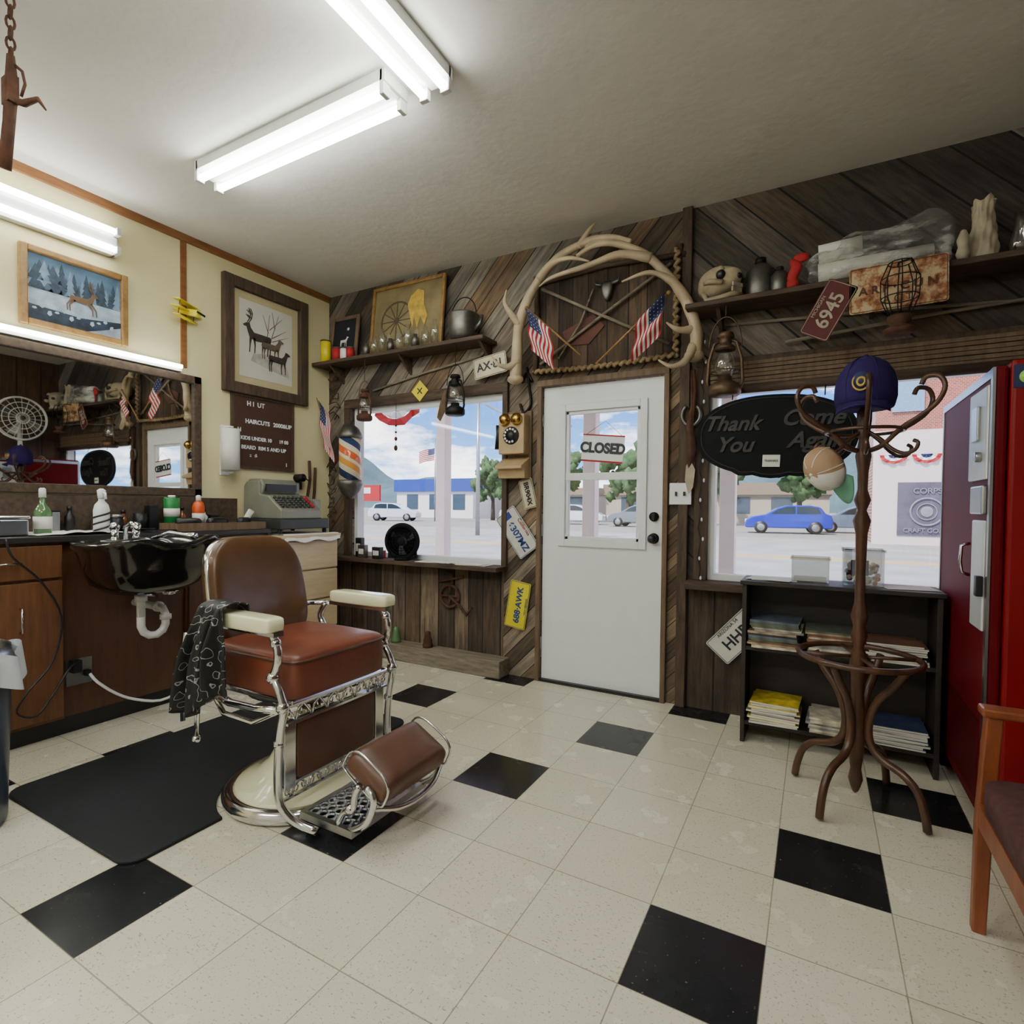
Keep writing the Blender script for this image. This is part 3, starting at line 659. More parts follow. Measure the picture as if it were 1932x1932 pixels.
def matpoly():
    o=[]; r_=.07; x0,x1,y0,y1=.78,1.69,-2.37,-1.0
    def arc(cx,cy,a0,a1,rr,n=8): return [(cx+rr*math.cos(a0+(a1-a0)*k/n),cy+rr*math.sin(a0+(a1-a0)*k/n)) for k in range(n+1)]
    o+=arc(x0+r_,y0+r_,pi,1.5*pi,r_); o+=arc(x1-r_,y0+r_,1.5*pi,2*pi,r_)
    R=.305; dx=x1-1.75; t=math.acos(dx/R)
    o+=arc(1.75,-1.75,2*pi-t,t,R,28)
    o+=arc(x1-r_,y1-r_,0,pi/2,r_); o+=arc(x0+r_,y1-r_,pi/2,pi,r_)
    return o
make('floor_mat',B().prism(matpoly(),0,.012,0,'xy'),m_blackmat,label='black rubber anti-fatigue mat notched around the chair base',cat='floor mat',bevel=.004)

# ------------------------------------------------------------------ trash can
r=thing('trash_can','smoky grey-blue trash can with steel lid and clear liner','trash can',(.96,-2.57,0))
make('body',B().lathe([(.13,0),(.15,.02),(.165,.56),(.165,.58)],n=36),M('smoky_blue_plastic',(70,80,98),.3,0,.1),r)
make('lid',B().lathe([(.172,.575),(.175,.6),(.165,.64),(.12,.66),(.0,.665)],n=36),m_steel,r)
make('liner',B().grid(lambda u,v:((.185+.012*math.sin(u*60)+.015*v)*math.cos(u*2*pi),(.185+.012*math.sin(u*60)+.015*v)*math.sin(u*2*pi),.62-.12*v+.02*math.sin(u*31)),90,4),M('liner_film',(206,210,214),.3,0,.1),r)

# ------------------------------------------------------------------ coat rack
r=thing('coat_rack','walnut bentwood coat rack with curled hooks and umbrella ring','coat rack',(3.715,-.75,0))
make('pole',B().lathe([(rr*.86,z) for rr,z in [(.0,.04),(.012,.05),(.02,.07),(.03,.1),(.022,.14),(.03,.2),(.034,.3),(.026,.42),(.03,.5),(.036,.54),(.034,.58),(.02,.62),(.034,.66),(.024,.7),(.036,.74),(.022,.79),(.02,.9),(.024,1.06),(.036,1.11),(.018,1.15),(.034,1.19),(.02,1.23),(.022,1.3),(.032,1.36),(.02,1.42),(.03,1.5),(.03,1.53),(.012,1.55),(0,1.555)]],n=20),m_bentw,r)
for k in range(4):
    a=math.radians(-120+90*k); c,s=math.cos(a),math.sin(a)
    P=[(.17,.565),(.13,.50),(.075,.43),(.045,.34),(.05,.26),(.09,.21),(.16,.185),(.21,.14),(.236,.07),(.246,.012)]
    make('leg',B().tube(sm([(x*c,x*s,z) for x,z in P],3),.0145,10),m_bentw,r)
make('umbrella_ring',B().tube([(.205*math.cos(t),.205*math.sin(t),.58) for t in [2*pi*i/48 for i in range(48)]],.0115,10,closed=True),m_bentw,r)
for k in range(4):
    a=math.radians(-75+90*k); c,s=math.cos(a),math.sin(a)
    make('ring_strut',B().cyl((.02*c,.02*s,.58),(.2*c,.2*s,.58),.007),m_bentw,r)
for k in range(6):
    a=math.radians(29+60*k); c,s=math.cos(a),math.sin(a)
    P=[(.02,1.38),(.07,1.40),(.13,1.455),(.19,1.49),(.24,1.53),(.262,1.58),(.245,1.62),(.205,1.625),(.19,1.60)]
    make('hook',B().tube(sm([(x*c,x*s,z) for x,z in P],4),.0088,8),m_bentw,r)
    P=[(.02,1.45),(.06,1.42),(.1,1.38),(.14,1.36),(.175,1.37),(.185,1.395),(.17,1.405)]
    make('peg',B().tube(sm([(x*c,x*s,z) for x,z in P],3),.007,8),m_bentw,r)
make('hook_ring',B().tube([(.13*math.cos(t),.13*math.sin(t),1.455) for t in [2*pi*i/32 for i in range(32)]],.0065,8,closed=True),m_bentw,r)
def cap(name,label,loc,rot,crown,brim,front=None,fm=None,band=None,flat=1,bl=.085):
    q=thing(name,label,'cap',loc,rot)
    vs=[(.090,0),(.098,.03),(.097,.07),(.086,.105),(.064,.135),(.035,.152),(0,.158)]
    b=B().lathe(vs,(0,0,0),36)
    b.v=[(x*(1+.12*(z/.158)*(x>0)*(z<.12)),y*flat,z) for x,y,z in b.v]
    if band:
        for fi,f_ in enumerate(b.f):
            cx_=sum(b.v[i][0] for i in f_)/len(f_)
            if cx_<.01: b.mi[fi]=1
    for k in range(6):
        a=pi/6+k*pi/3; b.tube([((rr+.0005)*math.cos(a)*(1+.1*(z/.158)*(math.cos(a)>0)),(rr+.0005)*math.sin(a)*flat,z) for rr,z in vs[:-1]],.0018,5)
    make('crown',b,[crown,band or crown],q)
    def br(u,v): 
        a=-1.0+2.0*u; rr=.092+bl*v*(math.cos(a*1.35)**.6 if math.cos(a*1.35)>0 else 0); return (rr*math.cos(a),(.092+.01*v)*math.sin(a)*flat,.008-.02*v-.018*math.sin(a)**2*v)
    o=make('brim',B().grid(br,24,6),brim,q); m=o.modifiers.new('s','SOLIDIFY'); m.thickness=.004
    make('button',B().sph((0,0,.159),.008),crown,q)
    if front:
        make('crest',B().cyl((.095,0,.065),(.108,0,.062),.03),front,q)
        if fm: make('crest_emblem',B().tube([(.109,.026*math.cos(t),.062+.026*math.sin(t)) for t in [2*pi*i/20 for i in range(20)]],.003,6,closed=True).tube([(.109,.012*math.cos(t),.062+.012*math.sin(t)) for t in [2*pi*i/14 for i in range(14)]],.004,6,closed=True),fm,q)
    return q
q=cap('baseball_cap','purple wool cap with round gold crest on top of coat rack',(3.715,-.75,1.545),(0,-.05,-1.75),m_purple,m_purple,m_blue,m_gold,bl=.05); q.scale=(1.05,1.05,1.25)
q=cap('baseball_cap','white mesh cap with green brim hanging from a coat hook',(3.60,-1.0,1.31),(0,0,0),m_wcloth,m_teal,None,None,m_tan,.9,.1)
RT=Vector((.875,.484,0)); FW=Vector((-.484,.875,0)); UP=Vector((0,0,1))
xv=(RT*.42-UP*.9).normalized(); zv=(-RT*.85-UP*.3+FW*.12-FW*.3); zv=(zv-xv*zv.dot(xv)).normalized(); yv=zv.cross(xv)
q.rotation_euler=Matrix(((xv.x,yv.x,zv.x),(xv.y,yv.y,zv.y),(xv.z,yv.z,zv.z))).to_euler(); q.scale=(.8,.8,.55)

# ------------------------------------------------------------------ magazine rack
r=thing('magazine_rack','low blackened wood shelf unit holding magazines','shelf unit',(0,0,0))
x0,x1=3.25,4.04; ya,yb=-.36,-.125
make('side_panel',B().bx(x0,x0+.02,ya,yb,0,.78),m_black_wood,r,bevel=.002); make('side_panel',B().bx(x1-.02,x1,ya,yb,0,.78),m_black_wood,r,bevel=.002)
make('top',B().bx(x0-.01,x1+.01,ya-.01,yb+.005,.78,.8),m_black_wood,r,bevel=.003)
for z in (.09,.46): make('shelf',B().bx(x0+.02,x1-.02,ya+.005,yb,z,z+.018),m_black_wood,r)
make('back_panel',B().bx(x0+.02,x1-.02,yb-.006,yb-.001,.09,.78),m_black_wood,r)
mags=[M('magazine_cover_'+n_,c,.4,0,.5,22) for n_,c in (('tan',(150,130,104)),('blue',(84,92,108)),('cream',(190,180,160)),('brown',(110,76,56)),('green',(84,90,76)),('grey',(130,130,128)),('dark',(52,50,52)))]
m_my=M('magazine_cover_yellow',(206,180,50),.35,0,.5,20); m_mb=M('magazine_cover_navy',(50,62,96),.35,0,.5,20)
def stack(x,y,z,n_,gw,lab,ms=None,jit=.14):
    for i in range(n_):
        m=random.choice(ms or mags); t=random.uniform(.006,.011)
        b=B().bx(-.105,.105,-.105,.105,0,t,1).bx(-.106,.106,-.106,.106,t,t+.0012,0).bx(-.107,-.105,-.106,.106,0,t,0)
        make('magazine',b,[m,m_paper],loc=(x+random.uniform(-.014,.014),y+random.uniform(-.012,.004)+.015,z),rot=(0,0,pi/2*gw+random.uniform(-jit,jit)*.5),label=lab,cat='magazine',group='magazines on the low rack')
        z+=t+.0014
stack(3.40,-.27,.479,13,1,'worn glossy magazine stacked on the middle shelf')
stack(3.64,-.27,.479,11,1,'worn glossy magazine stacked on the middle shelf')
stack(3.88,-.27,.479,9,0,'worn glossy magazine stacked on the middle shelf')
stack(3.40,-.27,.109,10,0,'magazine with yellow cover stacked on the bottom shelf',[m_my,mags[0],m_my,mags[5]])
stack(3.65,-.27,.109,7,1,'pale magazine stacked on the bottom shelf',[mags[2],mags[5]])
stack(3.89,-.27,.109,9,0,'navy-covered magazine stacked on the bottom shelf',[m_mb,mags[1],mags[2]])
def tub(name,label,loc,w,d_,h,fill):
    q=thing(name,label,'container',loc)
    b=B().bx(-w,w,-d_,-d_+.003,0,h).bx(-w,w,d_-.003,d_,0,h).bx(-w,-w+.003,-d_,d_,0,h).bx(w-.003,w,-d_,d_,0,h).bx(-w,w,-d_,d_,0,.004)
    make('tub',b,m_cplas,q); make('rim',B().bx(-w-.006,w+.006,-d_-.006,-d_+.002,h-.012,h).bx(-w-.006,w+.006,d_-.002,d_+.006,h-.012,h).bx(-w-.006,-w+.002,-d_,d_,h-.012,h).bx(w-.002,w+.006,-d_,d_,h-.012,h),m_cglass,q)
    if fill: make('contents',fill,[m_redc,m_wcloth,m_blue],q)
tub('plastic_tub','clear plastic tub on the magazine rack',(3.54,-.22,.801),.08,.06,.12,B().bx(-.07,.07,-.05,.05,.005,.02,1))
cb=B(); 
for i in range(60): cb.sph((random.uniform(-.06,.06),random.uniform(-.05,.05),random.uniform(.012,.10)),.012,random.choice([0,1,1,1,2]),8)
cb.bx(-.05,.02,-.064,-.063,.05,.12,2)
tub('candy_jar','clear plastic candy jar filled with wrapped candy',(3.755,-.23,.801),.08,.065,.17,cb)
for x,y,a,dz in ((3.38,-.25,.1,.001),(3.37,-.26,-.2,.004),(3.93,-.25,.2,.001)):
    make('brochure',B().bx(-.1,.1,-.07,.07,0,.002),m_paper,loc=(x,y,.801+dz),rot=(0,0,a),label='loose white paper brochure lying on the rack',cat='brochure')

# ------------------------------------------------------------------ vending machine
r=thing('vending_machine','tall red vintage bottle vending machine with chrome coin panel','vending machine',(0,0,0))
x0,x1,y0,y1=4.07,4.68,-.90,-.06
m_redd=M('deep_red_enamel',(96,8,16),.55,0,.05,4,0,0,.12)
make('cabinet',B().bx(x0+.04,x1,y0,y1,.06,1.65),m_red,r,bevel=.012,seg=3)
make('door',B().bx(x0,x0+.038,y0+.01,y1-.005,.09,1.635),m_redd,r,bevel=.012,seg=3)
make('door_trim',B().bx(x0-.006,x0+.002,y0+.005,y0+.03,.09,1.63).bx(x0-.004,x0+.002,y0+.03,y1-.01,1.60,1.63).bx(x0-.004,x0+.002,y1-.03,y1-.01,.09,1.6),m_steel,r)
m_pale=M('pale_satin_metal',(206,208,206),.45,.3,.05)
make('coin_panel',B().bx(x0-.012,x0,-.86,-.62,1.26,1.58),m_pale,r,bevel=.006)
make('coin_slot',B().bx(x0-.022,x0-.012,-.78,-.70,1.40,1.52).cyl((x0-.012,-.8,1.34),(x0-.03,-.8,1.34),.018),m_steel,r,bevel=.003)
make('coin_return',B().bx(x0-.02,x0,-.86,-.70,1.14,1.24),m_steel,r,bevel=.006)
make('bottle_door',B().bx(x0-.012,x0,-.86,-.70,.74,1.12),m_pale,r,bevel=.006)
make('handle',B().tube([(x0,-.62,1.03),(x0-.025,-.62,1.02),(x0-.028,-.62,.96),(x0-.022,-.62,.92),(x0,-.62,.91)],.006,8),m_chrome,r)
make('lock',B().bx(x0-.03,x0-.01,-.87,-.84,.86,.93),m_black,r,bevel=.003)
make('lower_grille',B().bx(x0-.004,x0,-.82,-.15,.14,.42),M('dark_red_enamel',(74,8,14),.6,0,.05,4,0,0,.1),r)
make('foot',B().cyl((4.15,-.84,0),(4.15,-.84,.06),.025).cyl((4.6,-.84,0),(4.6,-.84,.06),.025).cyl((4.15,-.12,0),(4.15,-.12,.06),.025).cyl((4.6,-.12,0),(4.6,-.12,.06),.025),m_black,r)
make('side_label',B().bx(4.115,4.5,y0-.002,y0,1.555,1.63,0).cyl((4.15,y0-.004,1.59),(4.15,y0,1.59),.022,mi=1).bx(4.19,4.3,y0-.003,y0,1.565,1.62,2),[m_blue,M('lime_sticker',(150,200,70),.5),m_paper],r)
r=thing('desk_fan','white round pedestal fan standing on the vending machine','fan',(4.42,-.5,1.651),(0,0,-pi/2))
make('stand',B().lathe([(.12,0),(.12,.02),(.03,.03),(.02,.2)]).cyl((0,.03,.2),(0,.03,.45),.02),m_plastic_w,r)
g=B()
for rr in (.06,.12,.18,.235): g.tube([(rr*math.cos(t),-.06+.02*(rr<.1)*-1,.45+rr*math.sin(t)) for t in [2*pi*i/32 for i in range(32)]],.004,6,closed=True)
for k in range(20): a=2*pi*k/20; g.tube([(.03*math.cos(a),-.08,.45+.03*math.sin(a)),(.24*math.cos(a),-.05,.45+.24*math.sin(a)),(.24*math.cos(a),.03,.45+.24*math.sin(a))],.0025,5)
g.tube([(.24*math.cos(t),-.02,.45+.24*math.sin(t)) for t in [2*pi*i/32 for i in range(32)]],.01,6,closed=True)
make('grille',g,m_plastic_w,r)
def blades(R,n_,z,y):
    b=B()
    for k in range(n_):
        a=2*pi*k/n_
        b.grid(lambda u,v:((.03+(R-.03)*u)*math.cos(a+.5*v+.3*u),y+.03*(v-.5),z+(.03+(R-.03)*u)*math.sin(a+.5*v+.3*u)),6,4)
    return b.sph((0,y,z),(.035,.02,.035))
make('blade',blades(.2,4,.45,-.02),m_steel,r)

# ------------------------------------------------------------------ wooden armchair
r=thing('armchair','cherry-wood waiting chair with maroon tweed seat','chair',(3.97,-1.35,0))
make('leg',B().tube([(0.0,0,0),(.005,0,.3),(.02,0,.6)],[.022,.026,.026],4),m_chairw,r,bevel=.004)
make('leg',B().tube([(0.0,-.56,0),(.005,-.56,.3),(.02,-.56,.6)],[.022,.026,.026],4),m_chairw,r,bevel=.004)
make('leg',B().tube([(.56,0,0),(.53,0,.4),(.6,0,.85)],[.022,.026,.026],4),m_chairw,r,bevel=.004)
make('leg',B().tube([(.56,-.56,0),(.53,-.56,.4),(.6,-.56,.85)],[.022,.026,.026],4),m_chairw,r,bevel=.004)
for y in (0,-.56): make('arm',B().bx(-.01,.56,y-.028,y+.028,.598,.622),m_chairw,r,bevel=.006); make('rail',B().bx(.01,.54,y-.012,y+.012,.30,.36),m_chairw,r)
make('rail',B().bx(-.012,.012,-.54,-.02,.30,.36),m_chairw,r)
make('seat',B().sup((.27,-.28,.40),(.285,.262,.05),.3,.2,40,12),m_maroon,r)
make('backrest',B().sup((.58,-.28,.68),(.035,.25,.17),.35,.3,32,12,0,lambda p:Vector((p.x+.15*p.z,p.y,p.z))),m_maroon,r)

# ------------------------------------------------------------------ front wall shelves and decor
def shelf(name,label,x0,x1,z,dep):
    q=thing(name,label,'shelf',(0,0,0))
    make('board',B().bx(x0,x1,-dep,-.001,z-.028,z),m_dwood,q,bevel=.005)
    k=x0+.15
    while k<x1: make('bracket',B().prism([(-.001,z-.028),(-dep*.8,z-.028),(-.001,z-.15)],k,k+.02,0,'yz'),m_dwood,q); k+=.7
shelf('wall_shelf','rough wooden shelf with curios above the barber pole window',.01,1.62,2.285,.19)
shelf('wall_shelf','rough wooden shelf with curios above the sign window',2.92,4.72,2.25,.22)
Z1=2.286; Z2=2.251
def pic_moon(p,w,h,mats):
    mats+=[m_wcloth]; p.prism([(.3*w+.012*math.cos(a),.5*h+.012*math.sin(a)) for a in [2*pi*i/12 for i in range(12)]],-.0125,-.0115,1); deer(p,0,-.15*h,h*.5,1,1,-.0135,0)
frame_obj('framed_picture','small wood-framed dark picture of a pale horse under moon',(.235,-.05,Z1+.19),(-.12,0,0),.3,.37,.03,.02,m_jamb,pic_moon,M('night_paint',(24,28,36),.6))
def pic_wheel(p,w,h,mats):
    mats+=[M('wheel_paint',(74,62,44),.7),M('yellow_paint',(190,156,64),.6,0,.3,24),M('jug_paint',(140,130,110),.6)]
    y=-.0125; cx,cz,R=-.3*w,-.1*h,.62*h
    pts=[(cx+R*math.cos(t),cz+R*math.sin(t)) for t in [2*pi*i/24 for i in range(25)]]
    for a,b in zip(pts,pts[1:]): p.ln(a,b,.014,y,1)
    for k in range(12): p.ln((cx,cz),pts[k*2],.008,y-.0005,1)
    p.sup((cx,y-.002,cz),(.02,.002,.02),1,1,12,6,1)
    p.prism([(.12*w,-.1*h),(.02*w,.35*h),(.1*w,.62*h),(.3*w,.8*h),(.48*w,.7*h),(.5*w,.3*h),(.62*w,-.1*h),(.55*w,-.4*h),(.42*w,-.1*h),(.34*w,-.45*h),(.24*w,-.1*h),(.2*w,-.4*h)],y-.003,y-.002,2)
    for k in range(4): x=-.5*w+k*.28*w; p.prism([(x-.015,-.88*h),(x+.02,-.88*h),(x+.02,-.55*h),(x,-.47*h),(x-.015,-.55*h)],y-.005,y-.004,3)
frame_obj('framed_picture','gilt-framed wagon wheel picture with yellow cloth, leaning on shelf',(.885,-.065,Z1+.265),(-.1,0,0),.68,.52,.025,.025,m_goldfr,pic_wheel,M('tan_canvas',(124,110,76),.7,0,.3,6))
for i,(x,h_,rr,mt,l) in enumerate([(.12,.16,.04,m_yel,'yellow spice tin'),(.24,.09,.035,m_redc,'red tobacco tin'),(.32,.08,.03,m_white,'small white tin'),(.385,.075,.03,m_redc,'red snuff tin')]):
    q=thing('tin_can',l+' on the curio shelf','tin',(x,-.145,Z1)); make('body',B().lathe([(rr,0),(rr,h_)],n=20),mt,q); make('lid',B().lathe([(rr+.002,h_),(rr+.002,h_+.01),(0,h_+.011)],n=20),m_pewter,q)
for i,x in enumerate([.56,.64,.72,.8,.88,.96,1.03,1.12,1.2]):
    h_=.09+.04*((i*7)%3)
    bottle('glass_jar','small old glass jar on the curio shelf' if i%3 else 'small tarnished tin jar on the curio shelf',(x,-.155,Z1),[(.026,0),(.027,h_*.7),(.014,h_*.85),(.016,h_)],m_cglass if i%3 else m_pewter,None,None,None,'jar')
def pot(name,label,loc,s,mat):
    q=thing(name,label,'pot',loc)
    make('body',B().lathe([(.08*s,0),(.1*s,.02*s),(.11*s,.09*s),(.105*s,.15*s),(.115*s,.17*s),(.115*s,.18*s),(.1*s,.19*s),(.03*s,.215*s),(0,.22*s)],n=28),mat,q)
    make('spout',B().tube([(.09*s,0,.06*s),(.14*s,0,.1*s),(.16*s,0,.16*s)],[.022*s,.016*s,.012*s],8),mat,q)
    make('handle',B().tube([(.11*s*math.cos(t),0,.17*s+.14*s*math.sin(t)) for t in [pi*i/12 for i in range(13)]],.004,6),m_iron,q)
    return q
pot('cooking_pot','dented pewter kettle with wire handle on the shelf',(1.42,-.12,Z1),.95,m_pewter)
def skull(name,label,loc,rot,s,mat=m_skull):
    q=thing(name,label,'skull',loc,rot)
    def f(p):
        k=1-.45*max(0,-p.y/.12); return Vector((p.x*k,p.y,p.z*(1-.35*max(0,-p.y/.12))))
    b=B().sup((0,0,.105),(.075,.12,.075),.8,.8,24,14,0,f)
    b.tube([(-.07,.03,.10),(-.09,-.02,.09),(-.06,-.07,.075)],.012,8).tube([(.07,.03,.10),(.09,-.02,.09),(.06,-.07,.075)],.012,8)
    b.sph((-.05,-.045,.14),(.022,.022,.02)).sph((.05,-.045,.14),(.022,.022,.02))
    make('cranium',b,mat,q)
    make('eye_socket',B().sph((-.058,-.055,.115),(.02,.024,.022)).sph((.058,-.055,.115),(.02,.024,.022)).sph((0,-.115,.1),(.016,.012,.014)),m_black,q)
    make('jaw',B().tube([(-.06,.05,.06),(-.058,.03,.02),(-.045,-.04,.013),(-.02,-.10,.018),(.02,-.10,.018),(.045,-.04,.013),(.058,.03,.02),(.06,.05,.06)],.013,8),mat,q)
    te=B()
    for k in range(7): te.bx(-.03+k*.009,-.024+k*.009,-.105,-.096,.028,.05).bx(-.03+k*.009,-.024+k*.009,-.108,-.1,.052,.07)
    make('tooth',te,m_bone,q)
    q.scale=(s,s,s); return q
skull('animal_skull','weathered bear skull with open jaw on the shelf',(3.085,-.12,Z2),(0,0,.95),1.1)
skull('animal_skull','pale rounded animal skull on the shelf',(4.47,-.12,Z2),(0,0,-.9),1.25,m_bone)
def canteen(name,label,loc,s):
    q=thing(name,label,'canister',loc); make('body',B().lathe([(.055*s,0),(.06*s,.01*s),(.06*s,.12*s),(.03*s,.15*s),(.02*s,.155*s)],n=24),m_pewter,q); make('cap',B().lathe([(.024*s,.155*s),(.024*s,.18*s),(0,.182*s)],n=16),m_iron,q); return q
canteen('tin_canister','dull tin canister with screw cap on the shelf',(3.28,-.11,Z2),1.15)
canteen('tin_canister','small tin canister beside a red ribbon',(3.375,-.16,Z2),.7)
make('ribbon_bow',B().sup((0,0,.08),(.028,.02,.07),.8,.8,16,10,0,lambda p:Vector((p.x+.012*math.sin(p.z*60),p.y,p.z))).sup((.03,0,.15),(.035,.012,.022),.8,.8,16,10).sup((-.01,0,.025),(.03,.02,.025),.8,.8,16,10),m_redc,loc=(3.44,-.17,Z2),label='red cloth ribbon bow on the shelf edge',cat='ribbon')
r=thing('wrapped_roll','rolled white papers wrapped in a crinkled clear bag','wrapped roll',(3.785,-.115,Z2))
make('roll',B().cyl((-.24,0,.07),(.22,.0,.09),.05,.035).cyl((-.24,-.03,.155),(-.06,-.03,.165),.045),m_paper,r)
def bag(p): return Vector((p.x*(1+.04*math.sin(p.z*50)),p.y+.012*math.sin(p.x*40+p.z*30),p.z+.018*math.sin(p.x*23+p.y*40)+.14*p.x*(p.z>0)))
n=NT('crinkled_film'); t_=n.new('ShaderNodeBsdfTransparent'); t_.inputs[0].default_value=(.94,.94,.92,1); gl=n.new('ShaderNodeBsdfPrincipled'); gl.inputs['Base Color'].default_value=(.6,.6,.58,1); gl.inputs['Roughness'].default_value=.14
v,o=n.obj(); nz=n.noise(n.comb(n.math('MULTIPLY',o[0],.6),o[1],n.math('MULTIPLY',o[2],1.6)),11,4,.6); mm=n.new('ShaderNodeMixShader'); n.L(n.ramp(nz,[(.48,(.08,.08,.08,1)),(.6,(.5,.5,.5,1))]),mm.inputs[0]); bb=n.new('ShaderNodeBump'); bb.inputs['Strength'].default_value=1; bb.inputs['Distance'].default_value=.03; n.L(nz,bb.inputs['Height']); n.L(bb.outputs[0],gl.inputs['Normal']); n.L(t_.outputs[0],mm.inputs[1]); n.L(gl.outputs[0],mm.inputs[2]); n.L(mm.outputs[0],n.out.inputs[0]); m_film=n.m
make('plastic_bag',B().sup((0,-.0,.12),(.29,.09,.095),.35,.4,64,24,0,bag),m_film,r)
def vz(u,v):
    a=u*2*pi; rr=(.044+.008*math.sin(v*5+.6)+.004*math.sin(a*5+v*14)+.003*math.sin(a*11-v*9)); return (rr*math.cos(a),rr*math.sin(a),v*(.27+.010*math.sin(a*4)))
r=thing('paper_vase','tall slim pale crumpled vase on the shelf','vase',(4.18,-.12,Z2))
make('body',B().grid(vz,40,16).lathe([(0,.001),(.04,.002)],n=20),m_bone,r)
bottle('glass_chimney','clear glass lamp chimney on the shelf',(4.30,-.14,Z2),[(.03,0),(.04,.05),(.022,.12),(.02,.18)],m_cglass,None,None,None,'glass')
bottle('dried_gourd','small knobbly dried gourd on the shelf',(4.10,-.185,Z2),[(.016,0),(.026,.03),(.018,.06),(.024,.09),(.01,.13),(0,.135)],m_bone,None,None,None,'dried gourd')
def plate(label,txt,loc,ang,w,h,bg,fg,sz,small=None,top=None,extra=None):
    q=thing('license_plate',label,'license plate',loc,(0,ang,0))
    make('plate',B().prism(rrect(-w/2,w/2,-h/2,h/2,.012,4),-.003,0),bg,q)
    make('raised_border',B().tube([(a_,-.004,b_) for a_,b_ in rrect(-w/2+.006,w/2-.006,-h/2+.006,h/2-.006,.01,4)],.0016,5,closed=True),fg,q)
    text(txt,sz,fg,q,(extra or 0,-.005,-.008 if small or top else 0),bold=.0015)
    if top: text(top[0],top[1],top[2],q,(0,-.005,h/2-.021 if len(top)<4 else top[3]))
    if small: text(small,.018,fg,q,(0,-.005,-h/2+.016))
    return q
m_pw=M('plate_white',(206,205,196),.4,.2,.08); m_pc=M('plate_old_white',(190,180,150),.5,.2,.2,10); m_py=M('plate_yellow',(222,206,30),.4,.2,.08)
m_pr=M('plate_maroon',(92,36,36),.6,.2,.2); m_ink=M('dark_ink',(24,26,40),.5); m_inkb=M('blue_ink',(30,60,130),.5); m_inkr=M('rust_ink',(96,58,36),.7); m_inkg=M('faded_ink',(170,160,140),.6)
n=NT('rusted_cream_plate'); v,o=n.obj(); nz=n.noise(v,16,6,.7)
n.L(n.ramp(nz,[(.38,srgb((112,66,42))),(.48,srgb((166,116,80))),(.56,srgb((190,172,134)))]),n.p.inputs['Base Color']); n.p.inputs['Roughness'].default_value=.75; m_po=n.m
plate('old white license plate reading AX-81 with rusty edge','AX·81',(1.60,-.06,2.11),-.14,.26,.14,m_pc,m_ink,.078)
plate('small grey license plate reading BR904X nailed to the post','BR904X',(1.88,-.02,1.24),pi/2-.25,.2,.1,m_pc,m_ink,.046)
q=plate('white California plate with blue lettering reading 6307MZ','6307MZ',(1.8,-.02,.98),.93,.33,.17,m_pw,m_inkb,.066,None,('California',.035,m_redc),.03)
make('wheelchair_badge',B().bx(-.15,-.105,-.0045,-.003,-.04,.03),m_inkb,q)
plate('yellow license plate reading 688-AWK mounted upright on the post','688·AWK',(1.81,-.02,.49),-pi/2+.16,.32,.155,m_py,m_inkb,.06,'NEW MEXICO')
plate('white Arizona plate reading HHR leaning against the wall','HHR',(3.185,-.03,.45),-.85,.3,.16,m_pw,m_ink,.085,None,('ARIZONA 54',.026,m_ink))
plate('maroon Michigan license plate reading 6945 hanging from the shelf','6945',(3.59,-.24,2.10),-1.08,.27,.135,m_pr,m_inkg,.085,None,('MICHIGAN',.022,m_inkg))
plate('pale rusted antique license plate fixed on the shelf front','A R P · C U N',(3.86,-.24,2.17),-.02,.37,.21,m_po,m_inkr,.05,None,('A C T',.045,m_inkr,-.06))
r=thing('crossing_sign','small yellow diamond crossing sign above the window','sign',(.98,-.035,2.0),(0,pi/4,0))
make('plate',B().bx(-.055,.055,-.003,0,-.055,.055),m_yel,r); make('symbol',B().bx(-.03,.03,-.005,-.003,-.004,.004).bx(-.004,.004,-.005,-.003,-.03,.03),m_black,r)
r=thing('rustic_panel','dark barnwood panel with stick frame and rope edge above door','wall panel',(0,0,0))
make('board',B().bx(1.95,2.83,-.02,-.001,2.02,2.62),m_door_panel,r)
make('stick_frame',B().tube([(1.93,-.035,2.02),(1.945,-.035,2.35),(1.93,-.035,2.65)],.018,8).tube([(2.84,-.035,2.02),(2.83,-.035,2.4),(2.85,-.035,2.66)],.02,8).tube([(1.9,-.035,2.6),(2.4,-.04,2.63),(2.88,-.035,2.60)],.016,8),m_dwood,r)
rp=[]
for i in range(90):
    t=i/89; rp.append((1.92+t*.93,-.045+.008*math.sin(i*1.6),2.035+.008*math.cos(i*1.6)-.015*math.sin(t*pi)))
make('rope',B().tube(rp,.013,6),m_rope,r)
rp=[(2.84+.012*math.cos(i*1.5),-.06+.008*math.sin(i*1.5),2.05+i*.011) for i in range(54)]
make('rope',B().tube(rp,.012,6),m_rope,r)
make('crossed_stick',B().tube([(1.97,-.04,2.08),(2.4,-.05,2.33),(2.8,-.04,2.56)],.010,6).tube([(1.98,-.045,2.56),(2.4,-.055,2.32),(2.8,-.045,2.1)],.010,6).tube([(2.1,-.04,2.1),(2.25,-.05,2.3),(2.33,-.04,2.5)],.007,6),m_grey,r)
make('arrowhead_board',B().prism([(2.12,2.27),(2.33,2.35),(2.40,2.27),(2.3,2.17),(2.15,2.18)],-.03,-.02),M('reddish_board',(92,56,46),.8,0,.2),r)
r=thing('steer_skull','small grey steer skull ornament on the panel','skull',(2.42,-.045,2.47))
make('face',B().sup((0,0,0),(.035,.02,.06),.8,.8,16,10,0,lambda p:Vector((p.x*(1+.4*p.z/.06),p.y,p.z))),m_pewter,r)
